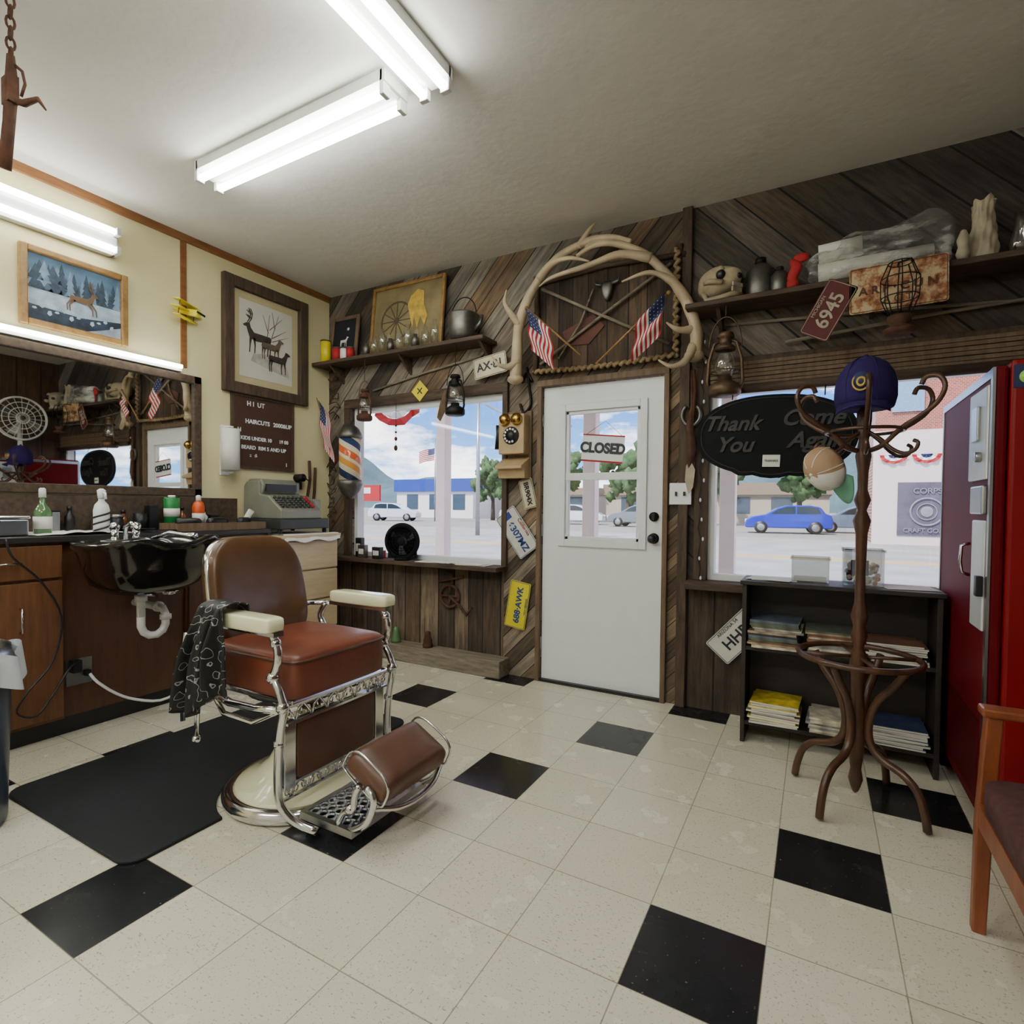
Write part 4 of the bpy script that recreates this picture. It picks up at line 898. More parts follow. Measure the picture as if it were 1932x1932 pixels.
make('horn',B().tube([(-.03,0,.04),(-.07,0,.05),(-.085,0,.085)],[.012,.009,.002],8).tube([(.03,0,.04),(.07,0,.05),(.085,0,.085)],[.012,.009,.002],8),m_pewter,r)
r=thing('antler_arch','huge pair of elk antlers arching over the door','antlers',(0,0,0))
def tine(b,pts,r0,r1):
    q=sm(pts,6); m=len(q); b.tube(q,[(r0+(r1-r0)*(i/(m-1))**1.1)*(1+.05*math.sin(i*1.1)+.04*math.sin(i*.5)) for i in range(m)],12)
L=B(); tine(L,[(1.82,-.1,1.98),(1.835,-.11,2.15),(1.85,-.12,2.31),(1.92,-.14,2.46),(2.04,-.16,2.60),(2.18,-.17,2.69),(2.36,-.17,2.735),(2.5,-.16,2.72),(2.6,-.15,2.68)],.038,.016)
tine(L,[(1.86,-.13,2.33),(1.82,-.17,2.39),(1.785,-.19,2.46),(1.81,-.21,2.53)],.027,.004)
tine(L,[(2.02,-.16,2.58),(2.12,-.2,2.635),(2.25,-.23,2.63),(2.38,-.24,2.58)],.028,.004)
tine(L,[(1.84,-.11,2.1),(1.80,-.15,2.06),(1.74,-.18,2.07),(1.69,-.2,2.13)],.028,.004)
tine(L,[(2.28,-.17,2.71),(2.35,-.18,2.79),(2.39,-.18,2.825)],.022,.004)
L.sph((1.82,-.1,1.985),(.055,.05,.033))
make('antler',L,m_antler,r)
L=B(); tine(L,[(2.95,-.1,1.99),(2.965,-.12,2.1),(2.94,-.13,2.22),(2.885,-.14,2.34),(2.8,-.15,2.46),(2.68,-.16,2.59),(2.54,-.17,2.67),(2.40,-.175,2.70),(2.27,-.17,2.66)],.037,.013)
tine(L,[(2.72,-.16,2.56),(2.55,-.2,2.60),(2.35,-.23,2.56),(2.15,-.25,2.53),(2.06,-.25,2.49)],.028,.004)
tine(L,[(2.92,-.13,2.28),(2.84,-.18,2.40),(2.72,-.21,2.46),(2.57,-.23,2.43)],.03,.004)
tine(L,[(2.95,-.12,2.05),(2.92,-.17,1.96),(2.85,-.2,1.93),(2.78,-.21,1.97)],.028,.004)
tine(L,[(2.96,-.12,2.14),(2.88,-.18,2.13),(2.82,-.21,2.17)],.026,.004)
L.sph((2.95,-.1,2.0),(.055,.05,.035))
make('antler',L,m_antler,r)
make('skull_cap',B().sup((2.37,-.15,2.73),(.07,.035,.035),.8,.8,20,10),m_bone,r)
def stickflag(label,p0,p1,side,dr=.25,wf=.45):
    p0=Vector(p0);p1=Vector(p1); q=thing('hand_flag',label,'flag',p0)
    d_=p1-p0; make('stick',B().cyl((0,0,0),d_,.006).sph(d_,.012),m_goldfr,q)
    def fn(u,v):
        a=d_*(.97-wf*(1-v)); return (a.x-.03*u*side,a.y-.02-.018*math.sin(u*10+v*2),a.z-u*dr)
    flag_mesh('cloth',q,.3,.2,fn)
stickflag('small American flag on a stick crossed over the door',(2.34,-.26,2.04),(1.98,-.26,2.37),-1)
stickflag('small American flag on a stick beside the antler',(2.43,-.25,1.98),(2.83,-.21,2.33),1,.22,.38)
def lantern(label,loc,s,mat,hang=0):
    q=thing('lantern',label,'lantern',loc)
    make('tank',B().lathe([(.055,0),(.065,.01),(.065,.04),(.045,.055),(.028,.065),(.028,.08)],n=28),mat,q)
    make('globe',B().lathe([(.028,.08),(.045,.11),(.045,.14),(.03,.18),(.025,.19)],n=24),m_cglass,q)
    make('chimney_top',B().lathe([(.04,.19),(.042,.2),(.025,.215),(.025,.24),(.036,.245),(.03,.262),(0,.268)],n=24),mat,q)
    fr=B()
    for s_ in (-1,1): fr.tube([(s_*.06,0,.03),(s_*.07,0,.06),(s_*.065,0,.15),(s_*.045,0,.22),(s_*.022,0,.232)],.007,8)
    fr.tube([(.058*math.cos(t),.058*math.sin(t),.10) for t in [2*pi*i/20 for i in range(20)]],.0025,5,closed=True)
    make('frame',fr,mat,q)
    make('bail_handle',B().tube([(-.065*math.cos(t),0,.2+.13*math.sin(t)) for t in [pi*i/14 for i in range(15)]],.0028,6),mat,q)
    if hang: make('hanging_wire',B().cyl((0,0,.33),(0,0,.33+hang/s),.0025,n=6),mat,q)
    q.scale=(s,s,s); return q
lantern('rusty kerosene lantern hanging by the window corner',(.56,-.17,1.79),.9,m_rust,.165)
lantern('black kerosene lantern hanging from the shelf by a wire',(1.39,-.17,1.77),1.05,m_iron,.13)
lantern('large copper kerosene lantern hung beside the door post',(3.125,-.19,1.745),1.25,m_copper,.06)
r=thing('wire_lamp','rusty wire-cage railroad lamp hung from the shelf','lantern',(3.86,-.34,1.92))
make('base',B().lathe([(.045,0),(.062,.01),(.058,.025),(.03,.04),(.045,.06),(.045,.08)],n=24),m_rust,r)
cg=B()
for k in range(8): a=2*pi*k/8; cg.tube([(.04*math.cos(a),.04*math.sin(a),.08),(.07*math.cos(a),.07*math.sin(a),.16),(.072*math.cos(a),.072*math.sin(a),.24),(.045*math.cos(a),.045*math.sin(a),.31)],.0024,6)
for z_,rr in ((.16,.07),(.24,.072),(.31,.045)): cg.tube([(rr*math.cos(t),rr*math.sin(t),z_) for t in [2*pi*i/20 for i in range(20)]],.0024,6,closed=True)
make('cage',cg,m_iron,r)
make('hook_arm',B().tube([(.045,0,.31),(.04,.02,.33),(0,.06,.335),(0,.13,.335),(0,.2,.335)],.004,6),m_iron,r)
make('knife_sheath',B().prism([(-.015,0),(.025,.0),(.03,-.12),(.0,-.22),(-.03,-.2),(-.03,-.1)],-.006,.006),m_copper,loc=(1.22,-.035,1.98),rot=(0,.25,0),label='leather knife sheath hanging under the shelf',cat='sheath')
make('dried_pod_string',B().cyl((0,0,0),(0,0,-.35),.002).sph((0,0,-.37),(.014,.014,.022)).sph((0,0,-.3),(.012,.012,.016)).sph((0,0,-.25),.009).sph((0,0,-.2),.009),m_rust,loc=(.75,-.034,1.96),label='string of dried pods hanging in the window',cat='ornament')
n=NT('pole_stripes'); v,o=n.obj(); an=n.math('DIVIDE',n.math('ARCTAN2',o[1],o[0]),2*pi)
fz=n.math('FRACT',n.math('ADD',n.math('MULTIPLY',an,1.0),n.math('MULTIPLY',o[2],3.6)))
n.L(n.ramp(fz,[(0,srgb((206,92,46))),(.2,srgb((214,202,170))),(.36,srgb((44,60,96))),(.56,srgb((214,202,170))),(.72,srgb((212,144,60))),(.9,srgb((214,202,170)))],'CONSTANT'),n.p.inputs['Base Color']); n.p.inputs['Roughness'].default_value=.1
r=thing('barber_pole','vintage wall-mounted barber pole with orange and blue stripes','barber pole',(.40,-.16,1.20))
make('cylinder',B().lathe([(.082,.14),(.082,.47)],n=36),n.m,r)
make('top_cap',B().lathe([(.09,.465),(.096,.48),(.09,.5),(.07,.54),(.035,.57),(.02,.575),(.02,.6),(0,.605)],n=32),m_pewter,r)
make('bottom_cap',B().lathe([(0,0),(.03,.005),(.055,.03),(.08,.07),(.096,.11),(.096,.13),(.09,.145)],n=32),m_pewter,r)
make('bracket',B().bx(-.14,-.1,.12,.128,.06,.56).bx(-.14,-.05,.03,.125,.48,.5).bx(-.14,-.05,.03,.125,.11,.13),m_iron,r)
m_po2=M('pale_oak',(176,150,110),.5,0,.12,12)
r=thing('wall_telephone','antique oak wall telephone with brass bells and rotary dial','telephone',(1.79,0,1.34))
make('case',B().bx(-.095,.095,-.1,-.001,.16,.42),m_po2,r,bevel=.006)
make('backboard',B().bx(-.11,.11,-.02,-.001,.0,.45),m_jamb,r,bevel=.004)
make('bell',B().lathe([(.0,-.035),(.02,-.033),(.038,-.015),(.042,0)],(-.045,-.105,.385),20,0,'y').lathe([(.0,-.035),(.02,-.033),(.038,-.015),(.042,0)],(.045,-.105,.385),20,0,'y'),m_brass,r)
make('dial',B().lathe([(.0,-.018),(.03,-.018),(.032,-.01),(.055,-.01),(.06,0)],(0,-.1,.28),28,0,'y'),m_black,r)
dl=B()
for k in range(10): a=.6+k*.5; dl.cyl((.043*math.cos(a),-.112,.28+.043*math.sin(a)),(.043*math.cos(a),-.108,.28+.043*math.sin(a)),.008,n=10)
make('finger_hole',dl,m_white,r)
make('writing_shelf',B().prism([(-.001,.15),(-.14,.08),(-.14,.06),(-.1,.06),(-.09,.0),(-.001,.0)],-.1,.1,0,'yz'),m_po2,r,bevel=.003)
make('receiver',B().tube([(-.12,-.05,.2),(-.125,-.05,.3),(-.12,-.05,.36)],[.03,.016,.022],12),m_black,r)
r=thing('light_switch','white double light switch plate beside the door','light switch',(2.875,-.036,1.235))
make('plate',B().bx(-.062,.062,-.006,0,-.062,.062),m_white,r,bevel=.003); make('toggle',B().bx(-.028,-.018,-.018,-.006,-.012,.012).bx(.018,.028,-.018,-.006,-.012,.012),m_black,r)
r=thing('horseshoe_strap','horseshoe and dried strap hanging on the door post','ornament',(2.93,-.055,1.73))
make('horseshoe',B().tube([(.05*math.cos(t),0,.06*math.sin(t)-.05) for t in [pi/2+.5+i*.27 for i in range(20)]],.011,8),m_pewter,r)
make('strap',B().tube([(0,0,.2),(.005,0,.0),(-.005,-.01,-.12),(.01,-.01,-.25),(-.01,0,-.38)],[.006,.01,.022,.024,.01],8).tube([(.01,0,.2),(.02,0,.1),(.012,-.01,-.1)],.01,6),m_rust,r)
make('feather',B().prism([(0,-.3),(.03,-.36),(.02,-.46),(-.005,-.5),(-.025,-.42),(-.02,-.34)],-.015,-.012),m_bone,r)
q=thing('string_lights','string of small clear bulbs running down beside the window','string lights',(2.985,-.045,0))
pts=[(.01*math.sin(i*2.1),0,.76+i*.055) for i in range(26)]
make('wire',B().tube(pts,.0025,6),m_black,q)
sl=B()
for i,p_ in enumerate(pts[::2]): sl.sph((p_[0]+.012,-.008,p_[2]),(.006,.006,.012),0,8)
make('bulb',sl,m_white,q)
r=thing('roman_blind','rolled-up brown slatted blind at the window top','blind',(0,0,0))
bl=B()
for i in range(7): bl.bx(3.03,4.6,-.045-.004*(i%2),-.032,1.80+i*.022,1.818+i*.022)
make('slats',bl,m_jamb,r); make('roll',B().cyl((3.03,-.06,1.80),(4.6,-.06,1.80),.025),m_dwood,r)
r=thing('hanging_sign','black oval hanging sign lettered Thank You Come Again','sign',(3.36,-.2,1.525),(0,.03,0))
ov=[]
for k in range(64):
    a=2*pi*k/64; x=.37*sp(math.cos(a),.9); z=.205*sp(math.sin(a),.85)
    if z<-.19: z-=.012*abs(math.cos(a*8))
    ov.append((x,z))
make('board',B().prism(ov,-.012,.008),m_matblack,r,bevel=.004)
make('carved_border',B().tube([(x*.93,-.013,z*.92) for x,z in ov],.0035,6,closed=True),M('dull_black_relief',(32,30,30),.6),r)
m_rel=M('dull_bronze_lettering',(46,41,39),.5,.2)
for s,x,z in (('Thank',-.2,.06),('You',-.18,-.05),('Come',.17,.08),('Again',.19,-.03)): text(s,.108,m_rel,r,(x,-.014,z),shear=.35,ext=.005,bold=.0025)
make('small_card',B().bx(-.04,.04,-.016,-.013,-.16,-.10),m_paper,r); text('THANKS',.016,m_ink,r,(0,-.018,-.13))
for s_ in (-.2,.22): make('hanging_chain',B().tube([(s_,0,.19),(s_*1.0,0.02,.24),(s_,.1,.26)],.003,6),m_iron,r)
r=thing('closed_sign','white and red CLOSED sign hanging tilted in the door window','sign',(2.40,-.03,1.515),(0,.1,0))
make('board',B().bx(-.135,.135,-.004,0,-.085,.085,0).bx(-.135,.135,-.006,-.004,-.085,-.074,1).bx(-.135,.135,-.006,-.004,.077,.085,1),[m_white,m_redc],r)
text('CLOSED',.085,m_ink,r,(0,-.007,-.0),bold=.004,sx=.92)
make('cord',B().tube([(-.12,0,.08),(0,0,.17),(.12,0,.08)],.0015,5),m_black,r)
r=thing('desk_fan','small black desk fan standing on the window sill','fan',(.86,-.08,.746),(0,0,.35))
make('base',B().lathe([(.06,0),(.06,.015),(.02,.02)],n=24).bx(-.11,-.095,-.01,.01,.02,.14).bx(.095,.11,-.01,.01,.02,.14).bx(-.11,.11,-.015,.015,.015,.03),m_matblack,r)
g=B()
for rr in (.03,.05,.07,.09,.11): g.tube([(rr*math.cos(t),-.035,.14+rr*math.sin(t)) for t in [2*pi*i/28 for i in range(28)]],.0022,5,closed=True)
for k in range(16): a=2*pi*k/16; g.tube([(.02*math.cos(a),-.035,.14+.02*math.sin(a)),(.12*math.cos(a),-.03,.14+.12*math.sin(a))],.002,5)
g.tube([(.122*math.cos(t),-.01,.14+.122*math.sin(t)) for t in [2*pi*i/36 for i in range(36)]],.016,8,closed=True).sup((0,-.038,.14),(.03,.006,.03),1,1,16,8)
make('grille',g,m_matblack,r); make('motor_housing',B().lathe([(0,.07),(.05,.065),(.09,.045),(.118,.02)],(0,0,.14),28,0,'y'),m_matblack,r); make('blade',blades(.1,3,.14,0),m_steel,r)
for i,(x,w_,h_,mt) in enumerate([(.62,.05,.06,m_redc),(.64,.04,.09,m_black),(.40,.03,.15,m_black),(.47,.035,.10,m_pewter)]):
    q=thing('product_box','small boxed product on the window sill','box',(x+.01*i,-.07-.05*(i%2),.746)); make('body',B().bx(-w_,w_,-.02,.02,0,h_),mt,q,bevel=.002); make('paper_label',B().bx(-w_*.7,w_*.7,-.0215,-.0205,h_*.3,h_*.7),m_paper,q)
for x,a,dz in ((1.15,.1,.0),(1.22,-.1,.005),(1.5,.05,0),(1.47,-.1,.005)):
    make('brochure',B().bx(-.12,.12,-.06,.06,0,.004),m_paper,loc=(x,-.085,.7465+dz),rot=(0,0,a),label='white paper brochure on the window sill',cat='brochure')
for x in (.8,1.1):
    bottle('glass_insulator','teal glass insulator on the low ledge' if x<1 else 'rusty iron insulator on the low ledge',(x,-.08,.121),[(.035,0),(.038,.02),(.03,.04),(.034,.05),(.022,.08),(.022,.11),(.0,.12)],m_gg if x<1 else m_rust,None,None,None,'insulator')
r=thing('rusty_gear','rusty pulley wheel and crank hanging under the sill','wheel',(1.25,-.02,.5))
w_=B().tube([(.08*math.cos(t),0,.08*math.sin(t)) for t in [2*pi*i/24 for i in range(24)]],.01,8,closed=True)
for k in range(4): a=pi*k/2; w_.tube([(0,0,0),(.08*math.cos(a),0,.08*math.sin(a))],.007,6)
make('rim',w_,m_rust,r); make('crank',B().tube([(0,0,0),(.1,-.02,-.06),(.16,-.02,-.12),(.2,-.02,-.06)],.011,8).tube([(.02,0,.06),(.02,0,.16),(-.05,0,.18)],.009,8).tube([(-.1,0,.1),(.0,-.01,.12),(.12,0,.15)],.008,8),m_rust,r)
make('rusty_chain',B().tube([(.02,-.22,1.5),(.05,-.24,1.35),(.03,-.25,1.2),(.05,-.22,1.1),(.03,-.18,1.25),(.03,-.17,1.45)],.012,6),m_rust,label='rusty chain hanging on the cream wall in the corner',cat='chain')
make('pencil_sharpener',B().cyl((.001,-.33,1.36),(.08,-.33,1.36),.03).bx(.001,.03,-.36,-.3,1.27,1.33).cyl((.08,-.33,1.36),(.1,-.33,1.36),.01).tube([(.1,-.33,1.36),(.1,-.3,1.34),(.12,-.3,1.34)],.005,6),m_iron,label='black crank pencil sharpener mounted on the cream wall',cat='pencil sharpener')
for nm,x_,z_,am in (('coiled_wire',.07,1.0,.04),('coiled_wire',.1,1.85,.06)):
    make(nm,B().tube([(x_+am*math.sin(i*.9),-.035-.015*math.sin(i*1.3),z_+i*.012+.02*math.sin(i*2)) for i in range(50)],.005,6),m_rust,label='tangled rusty barbed wire hanging in the corner',cat='wire')
make('hay_hook',B().tube(sm([(0,0,.2),(.02,0,.05),(.03,0,-.05),(-.02,0,-.1),(-.05,0,-.04)]),.009,8).tube(sm([(-.04,0,.1),(0,0,.16),(.04,0,.1)]),.01,8),m_iron,loc=(1.86,-.015,1.88),label='black iron hook hanging on the door post',cat='hook')
for (a,b,l) in [((.5,-.012,2.05),(1.5,-.012,2.2),'thin weathered stick fixed under the shelf'),((3.1,-.012,2.17),(4.5,-.012,2.08),'long weathered stick fixed under the shelf'),((3.4,-.035,2.03),(4.6,-.035,2.10),'old rusted rod fixed under the shelf')]:
    make('wooden_stick',B().tube([a,tuple((Vector(a)+Vector(b))/2+Vector((0,0,.01))),b],.009,7),m_grey,label=l,cat='stick')
r=thing('animal_trap','rusty steel animal trap hanging from the ceiling by a chain','animal trap',(1.14,-2.44,H))
ch=B()
for i in range(6):
    z=-.02-i*.035; c=[( .012*math.cos(t)*(i%2),.012*math.cos(t)*(1-i%2),z+.022*math.sin(t)) for t in [2*pi*k/10 for k in range(10)]]
    ch.tube(c,.004,6,closed=True)
make('chain',ch,m_rust,r)
make('trap_body',B().tube([(0,0,-.2),(.005,0,-.3),(-.02,.0,-.42),(-.06,.0,-.56)],[.012,.02,.018,.02],8).tube([(-.03,0,-.33),(.04,.02,-.36),(.09,.04,-.35),(.12,.05,-.39)],[.012,.012,.008,.003],8).tube([(0,0,-.22),(.03,.02,-.25),(.05,.02,-.3),(.02,.02,-.33)],.005,6).bx(-.035,.02,-.015,.015,-.36,-.27),m_rust,r)

# ------------------------------------------------------------------ outside
n=NT('street'); v,o=n.pos()
c=n.ramp(n.noise(v,.8,5),[(.3,srgb((136,136,132))),(.7,srgb((160,160,154)))])
y1=n.math('LESS_THAN',n.math('ABSOLUTE',n.math('SUBTRACT',o[1],13.0)),.12); y2=n.math('LESS_THAN',n.math('ABSOLUTE',n.math('SUBTRACT',o[1],13.5)),.12)
c=n.mix(n.math('MAXIMUM',y1,y2),c,srgb((200,160,60)))
y3=n.math('LESS_THAN',n.math('ABSOLUTE',n.math('SUBTRACT',o[1],7.6)),.06); c=n.mix(y3,c,srgb((225,225,220)))
far=n.math('GREATER_THAN',o[1],24.0); c=n.mix(n.math('MULTIPLY',far,.5),c,srgb((120,112,96)))
n.L(c,n.p.inputs['Base Color']); n.p.inputs['Roughness'].default_value=.9
make('ground',B().bx(-250,250,.13,420,-.3,-.14),n.m,kind='structure')
make('sidewalk',B().bx(-20,25,.125,3.6,-.3,-.02),M('concrete',(190,186,178),.85,0,.06,3),kind='structure')
m_post=M('porch_white',(244,224,216),.6,0,.03); m_beam=M('porch_brown',(180,126,96),.7,0,.1)
for x in (-2.6,-.54,1.42,2.82,5.2):
    q=thing('porch_post','square pinkish-white porch post on the sidewalk','post',(x,2.35,-.02),(0,0,0),'porch posts'); make('shaft',B().bx(-.07,.07,-.07,.07,0,2.5),m_post,q,bevel=.008); make('foot',B().bx(-.09,.09,-.09,.09,0,.12),m_post,q)
make('porch_roof',B().bx(-6,8,.13,2.6,2.62,2.7).bx(-6,8,2.27,2.43,2.481,2.62),m_beam,label='brown wooden porch roof over the sidewalk',cat='roof')
def swag(x,y,z,R,grp,lab):
    bn=B()
    for j,(ra,rb) in enumerate(((R,.7*R),(.7*R,.4*R),(.4*R,0))):
        for i in range(12):
            a0,a1=pi+pi*i/12,pi+pi*(i+1)/12
            P_=[(ra*math.cos(a0),.04*math.sin(i*2),ra*.75*math.sin(a0)),(ra*math.cos(a1),.04*math.sin(i*2+2),ra*.75*math.sin(a1)),(rb*math.cos(a1),0,rb*.75*math.sin(a1)),(rb*math.cos(a0),0,rb*.75*math.sin(a0))]
            bn.add(P_,[(0,1,2,3)],j)
    make('bunting',bn,[m_redc,m_wcloth,m_blue],loc=(x,y,z),label=lab,cat='bunting',group=grp,rec=False)
for x in (-2.05,-1.2): swag(x,2.22,2.48,.4,'bunting swags on the porch','red white and blue bunting swag on the porch beam')
m_dg=M('dark_glass',(60,72,84),.1)
def building(label,x0,x1,y,dep,h,wall,band,bh):
    q=thing('building',label,'building',(x0,y,-.14))
    w_=x1-x0
    make('wall',B().bx(0,w_,0,dep,0,h),wall,q); make('roof_band',B().bx(-.2,w_+.2,-.3,dep+.2,h-bh,h+.1),band,q)
    k=1.5
    wb=B()
    while k<w_-2: wb.bx(k,k+1.6,-.03,0,.9,min(2.6,h-bh-.2)); k+=3.2
    make('shop_window',wb,m_dg,q); return q
m_bw=M('white_stucco',(226,224,218),.8,0,.03); m_bb=M('blue_fascia',(20,58,150),.5,0,.05); m_brn=M('tan_roof',(140,122,104),.8,0,.08)
n=NT('brick'); v,o=n.pos(); bt=n.new('ShaderNodeTexBrick'); n.L(n.comb(o[0],o[2],0.0),bt.inputs['Vector']); bt.inputs['Scale'].default_value=4; bt.inputs['Color1'].default_value=srgb((160,78,58)); bt.inputs['Color2'].default_value=srgb((136,64,50)); bt.inputs['Mortar'].default_value=srgb((180,156,136)); n.L(bt.outputs[0],n.p.inputs['Base Color']); m_brick=n.m
q=building('white store with blue roof band across the street',-39,-28.5,46,10,4.2,m_bw,m_bb,1.3)
make('shop_sign',B().bx(-5.5,-2.2,-.5,-.3,1.8,3.7),m_redc,q); make('sign_face',B().bx(-5.1,-3.6,-.55,-.5,2.7,3.4),m_wcloth,q)
building('long low tan building behind the parked cars',-14,4.5,47,9,3.4,M('tan_stucco',(176,164,144),.8),m_brn,.9)
building('long low pale building across the road',-27,-16,50,9,3.2,M('grey_stucco',(186,180,172),.8),m_brn,.6)
q=building('tall building with pinkish ground floor and brick upper storey',5.5,22,22,10,9,m_brick,m_brick,.3)
make('ground_floor_front',B().bx(-.05,16,-.06,0,0,4.3),M('pinkish_stucco',(214,198,192),.8,0,.03),q)
make('window_glazing',B().bx(.5,1.5,-.08,-.06,5.0,7.0),M('pane_blue',(120,150,176),.1),q)
m_mur=M('mural_navy',(84,80,94),.7,0,.2,3); m_mug=M('mural_grey',(128,124,134),.7)
make('mural',B().bx(.75,2.6,-.1,-.06,.35,2.35),m_mur,q)
make('mural_ring',B().tube([(1.65+.5*math.cos(t),-.12,1.25+.5*math.sin(t)) for t in [2*pi*i/32 for i in range(32)]],.035,6,closed=True).tube([(1.65+.3*math.cos(t),-.12,1.25+.3*math.sin(t)) for t in [2*pi*i/24 for i in range(24)]],.02,6,closed=True).sup((1.65,-.12,1.25),(.2,.02,.2),1,1,16,8),m_mug,q)
text('CORPS',.28,m_mug,q,(1.65,-.14,2.02),ext=.01); text('CRAFT GOALS',.22,m_mug,q,(1.65,-.14,.55),ext=.01)
for k in range(4): swag(6.1+1.0*k,21.85,3.25,.45,'bunting swags on the brick building','red white and blue bunting swag on the building front')
m_cg=M('car_glass',(28,34,40),.08)
def car(label,loc,rot,col):
    q=thing('car',label,'car',loc,rot)
    prof=[(-2.05,.3),(-2.1,.7),(-2.0,1.0),(-1.75,1.08),(-1.5,1.42),(-1.0,1.52),(.1,1.5),(.55,1.35),(1.1,1.02),(1.75,.9),(2.05,.72),(2.12,.45),(2.05,.3)]
    make('body',B().prism(prof,-.85,.85),col,q,bevel=.06,seg=3)
    make('window_glass',B().prism([(-1.55,1.06),(-1.4,1.38),(-.95,1.45),(-.42,1.44),(-.42,1.05)],-.862,.862).prism([(-.34,1.05),(-.34,1.44),(.05,1.43),(.45,1.3),(.85,1.04)],-.862,.862),m_cg,q)
    for x in (-1.3,1.3):
        for y in (-.8,.8):
            wq=make('wheel',B().lathe([(.0,-.1),(.3,-.1),(.33,-.06),(.33,.06),(.3,.1),(0,.1)],(x,y,.33),20,0,'y'),m_black,q)
            make('hubcap',B().lathe([(0,-.11),(.18,-.11),(.2,-.1)],(x,y,.33),16,0,'y').lathe([(0,.11),(.18,.11),(.2,.1)],(x,y,.33),16,0,'y'),m_steel,wq)
    make('headlight',B().bx(1.9,2.1,-.8,-.5,.6,.75).bx(1.9,2.1,.5,.8,.6,.75),m_white,q)
cm=lambda n_,c:M('car_paint_'+n_,c,.2,.2,.03,2,0,.5)
car('blue hatchback parked across the street',(2.2,30,-.14),(0,0,pi+.1),cm('blue',(8,40,180)))
car('silver sedan parked beside the blue car',(5.6,33,-.14),(0,0,pi),cm('silver',(100,114,132)))
car('white pickup parked across the street',(-18,38,-.14),(0,0,.3),cm('white',(210,214,216)))
car('white sedan parked near the store',(-12.5,36,-.14),(0,0,.2),cm('white_two',(220,222,222)))
car('grey sedan on the street',(-7,34,-.14),(0,0,pi),cm('grey',(110,116,122)))
car('white car on the far lot',(-28,33,-.14),(0,0,.4),cm('white_three',(216,218,218)))
m_leaf=M('leaves',(58,90,44),.8,0,.45,3,.5); m_bark=M('bark',(80,66,52),.9)
def tree(label,loc,s):
    q=thing('tree',label,'tree',loc); make('trunk',B().cyl((0,0,0),(0,0,2.2*s),.2*s,.12*s),m_bark,q)
    rnd=random.Random(int(loc[0]*10)); f=B()
    for i in range(60):
        c_=(rnd.gauss(0,.75)*s,rnd.gauss(0,.7)*s,(3.4+rnd.gauss(0,.7))*s)
        f.sup(c_,(rnd.uniform(.22,.5)*s,)*3,1,1,10,6,0,lambda p:p*(1+.35*math.sin(p.x*11+p.y*9+p.z*10)))
    make('foliage',f,m_leaf,q)
for x,y,s in ((-23,41,1.1),(-16.5,42,1.3),(-10,41,1.25),(-3.6,42,1.25),(2.5,42,1.2),(8.6,38,.9)): tree('leafy green street tree',(x,y,-.14),s)
def hill(u,v):
    x=-420+u*700; z=v*(26+13*math.sin(u*9+1)+8*math.sin(u*23)+4*math.sin(u*61))
    return (x,300+(1-v)*-60+v*40,-.3+max(0,z))
make('hill',B().grid(hill,90,8),M('hill_green',(66,90,92),.95,0,.2,.05),label='low forested hills on the horizon',cat='hill')
r=thing('traffic_light','traffic signal hanging from a long mast arm','traffic light',(-6.2,17.5,-.14))
make('pole',B().cyl((-3.5,0,0),(-3.5,0,6.2),.1,.07).tube([(-3.5,0,6.0),(-1.5,0,5.0),(1.0,0,4.6)],.05,8),m_steel,r)
make('signal_head',B().bx(.3,.62,-.15,.15,3.3,4.45),m_black,r,bevel=.03)
make('lens',B().cyl((.46,-.15,3.5),(.46,-.2,3.5),.1,mi=0).cyl((.46,-.15,3.87),(.46,-.2,3.87),.1,mi=1).cyl((.46,-.15,4.24),(.46,-.2,4.24),.1,mi=2),[m_green,m_yel,m_redc],r)
r=thing('flagpole','tall flagpole with American flag across the street','flagpole',(-24.5,34,-.14))
make('pole',B().cyl((0,0,0),(0,0,7),.06),m_steel,r)
flag_mesh('cloth',r,2,1.2,lambda u,v:(-u*1.8,.12*math.sin(u*8),5.2-u*.3+v*1.0))

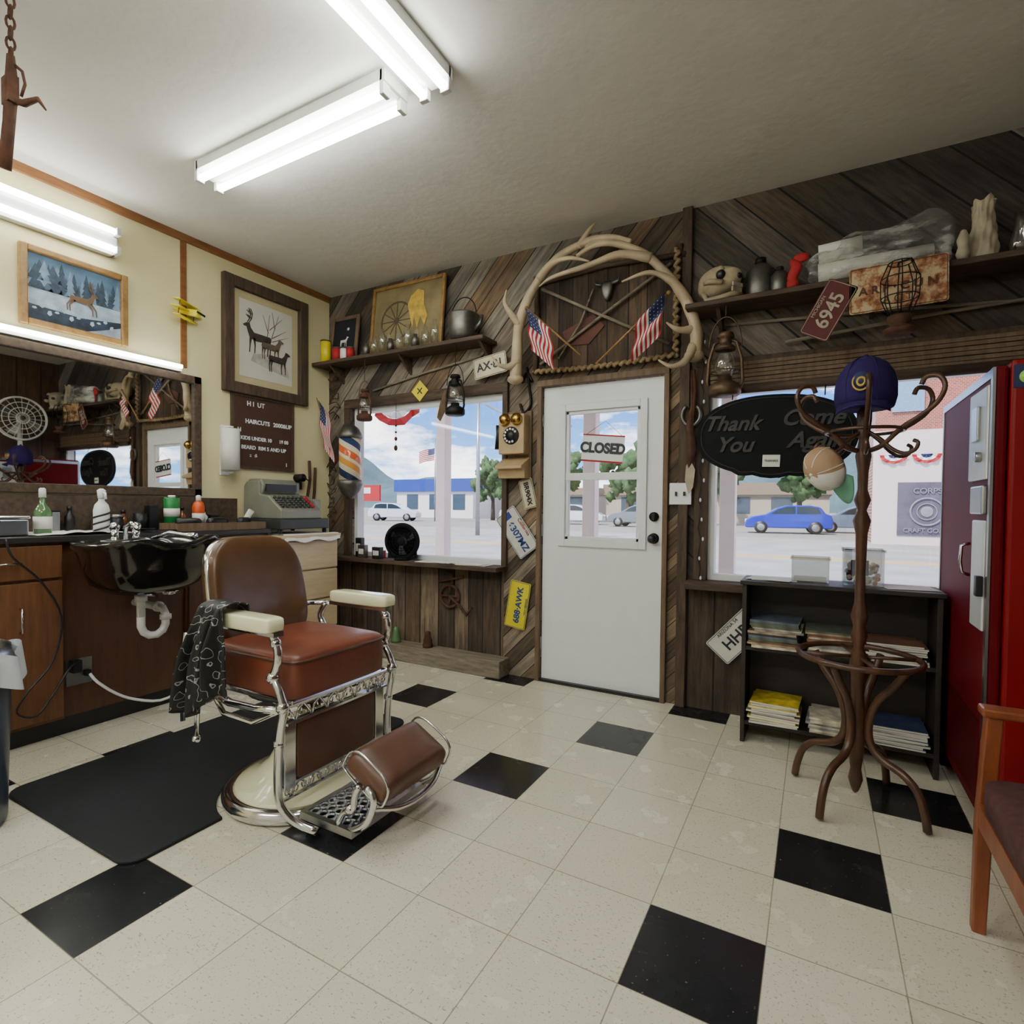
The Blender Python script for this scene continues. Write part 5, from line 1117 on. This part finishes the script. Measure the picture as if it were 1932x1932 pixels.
# ------------------------------------------------------------------ world, sun
W=bpy.data.worlds.new('sky'); SC.world=W; W.use_nodes=True; t=W.node_tree; bg=t.nodes['Background']
tc=t.nodes.new('ShaderNodeTexCoord'); sx=t.nodes.new('ShaderNodeSeparateXYZ'); t.links.new(tc.outputs['Generated'],sx.inputs[0])
mp=t.nodes.new('ShaderNodeMapping'); mp.inputs['Scale'].default_value=(1,1,3.0); t.links.new(tc.outputs['Generated'],mp.inputs[0])
no=t.nodes.new('ShaderNodeTexNoise'); no.inputs['Scale'].default_value=5.2; no.inputs['Detail'].default_value=8; no.inputs['Roughness'].default_value=.58; t.links.new(mp.outputs[0],no.inputs['Vector'])
cr=t.nodes.new('ShaderNodeValToRGB'); cr.color_ramp.elements[0].position=.46; cr.color_ramp.elements[1].position=.6; t.links.new(no.outputs[0],cr.inputs[0])
sk=t.nodes.new('ShaderNodeValToRGB'); e=sk.color_ramp.elements; e[0].position=0; e[0].color=srgb((120,180,232)); e[1].position=.3; e[1].color=srgb((14,84,190)); t.links.new(sx.outputs[2],sk.inputs[0])
mx=t.nodes.new('ShaderNodeMix'); mx.data_type='RGBA'; t.links.new(cr.outputs[0],mx.inputs[0]); t.links.new(sk.outputs[0],mx.inputs[6]); mx.inputs[7].default_value=(1.4,1.4,1.42,1); t.links.new(mx.outputs[2],bg.inputs[0]); bg.inputs[1].default_value=1.5
sn=bpy.data.lights.new('sun','SUN'); sn.energy=3.4; sn.angle=.02; sn.color=(1,.95,.88); so=bpy.data.objects.new('sun',sn); so.rotation_euler=(math.radians(38),0,math.radians(-25)); COL.objects.link(so)

# ------------------------------------------------------------------ camera
yaw,pit,rol=.5055,.0240,.0097
fw=Vector((-math.sin(yaw)*math.cos(pit),math.cos(yaw)*math.cos(pit),-math.sin(pit))); rt=Vector((math.cos(yaw),math.sin(yaw),0)); up=rt.cross(fw)
r2=rt*math.cos(rol)+up*math.sin(rol); u2=up*math.cos(rol)-rt*math.sin(rol)
cd=bpy.data.cameras.new('camera'); cd.sensor_width=36; cd.lens=36*1035.03/1932; cd.shift_y=15/1932; cd.clip_end=2000; cd.clip_start=.05
co=bpy.data.objects.new('camera',cd); COL.objects.link(co)
co.matrix_world=Matrix(((r2.x,u2.x,-fw.x,3.558),(r2.y,u2.y,-fw.y,-3.269),(r2.z,u2.z,-fw.z,1.151),(0,0,0,1)))
SC.camera=co
SC.view_settings.view_transform='AgX'
try: SC.view_settings.look='AgX - Base Contrast'
except Exception: pass
SC.view_settings.exposure=1.2
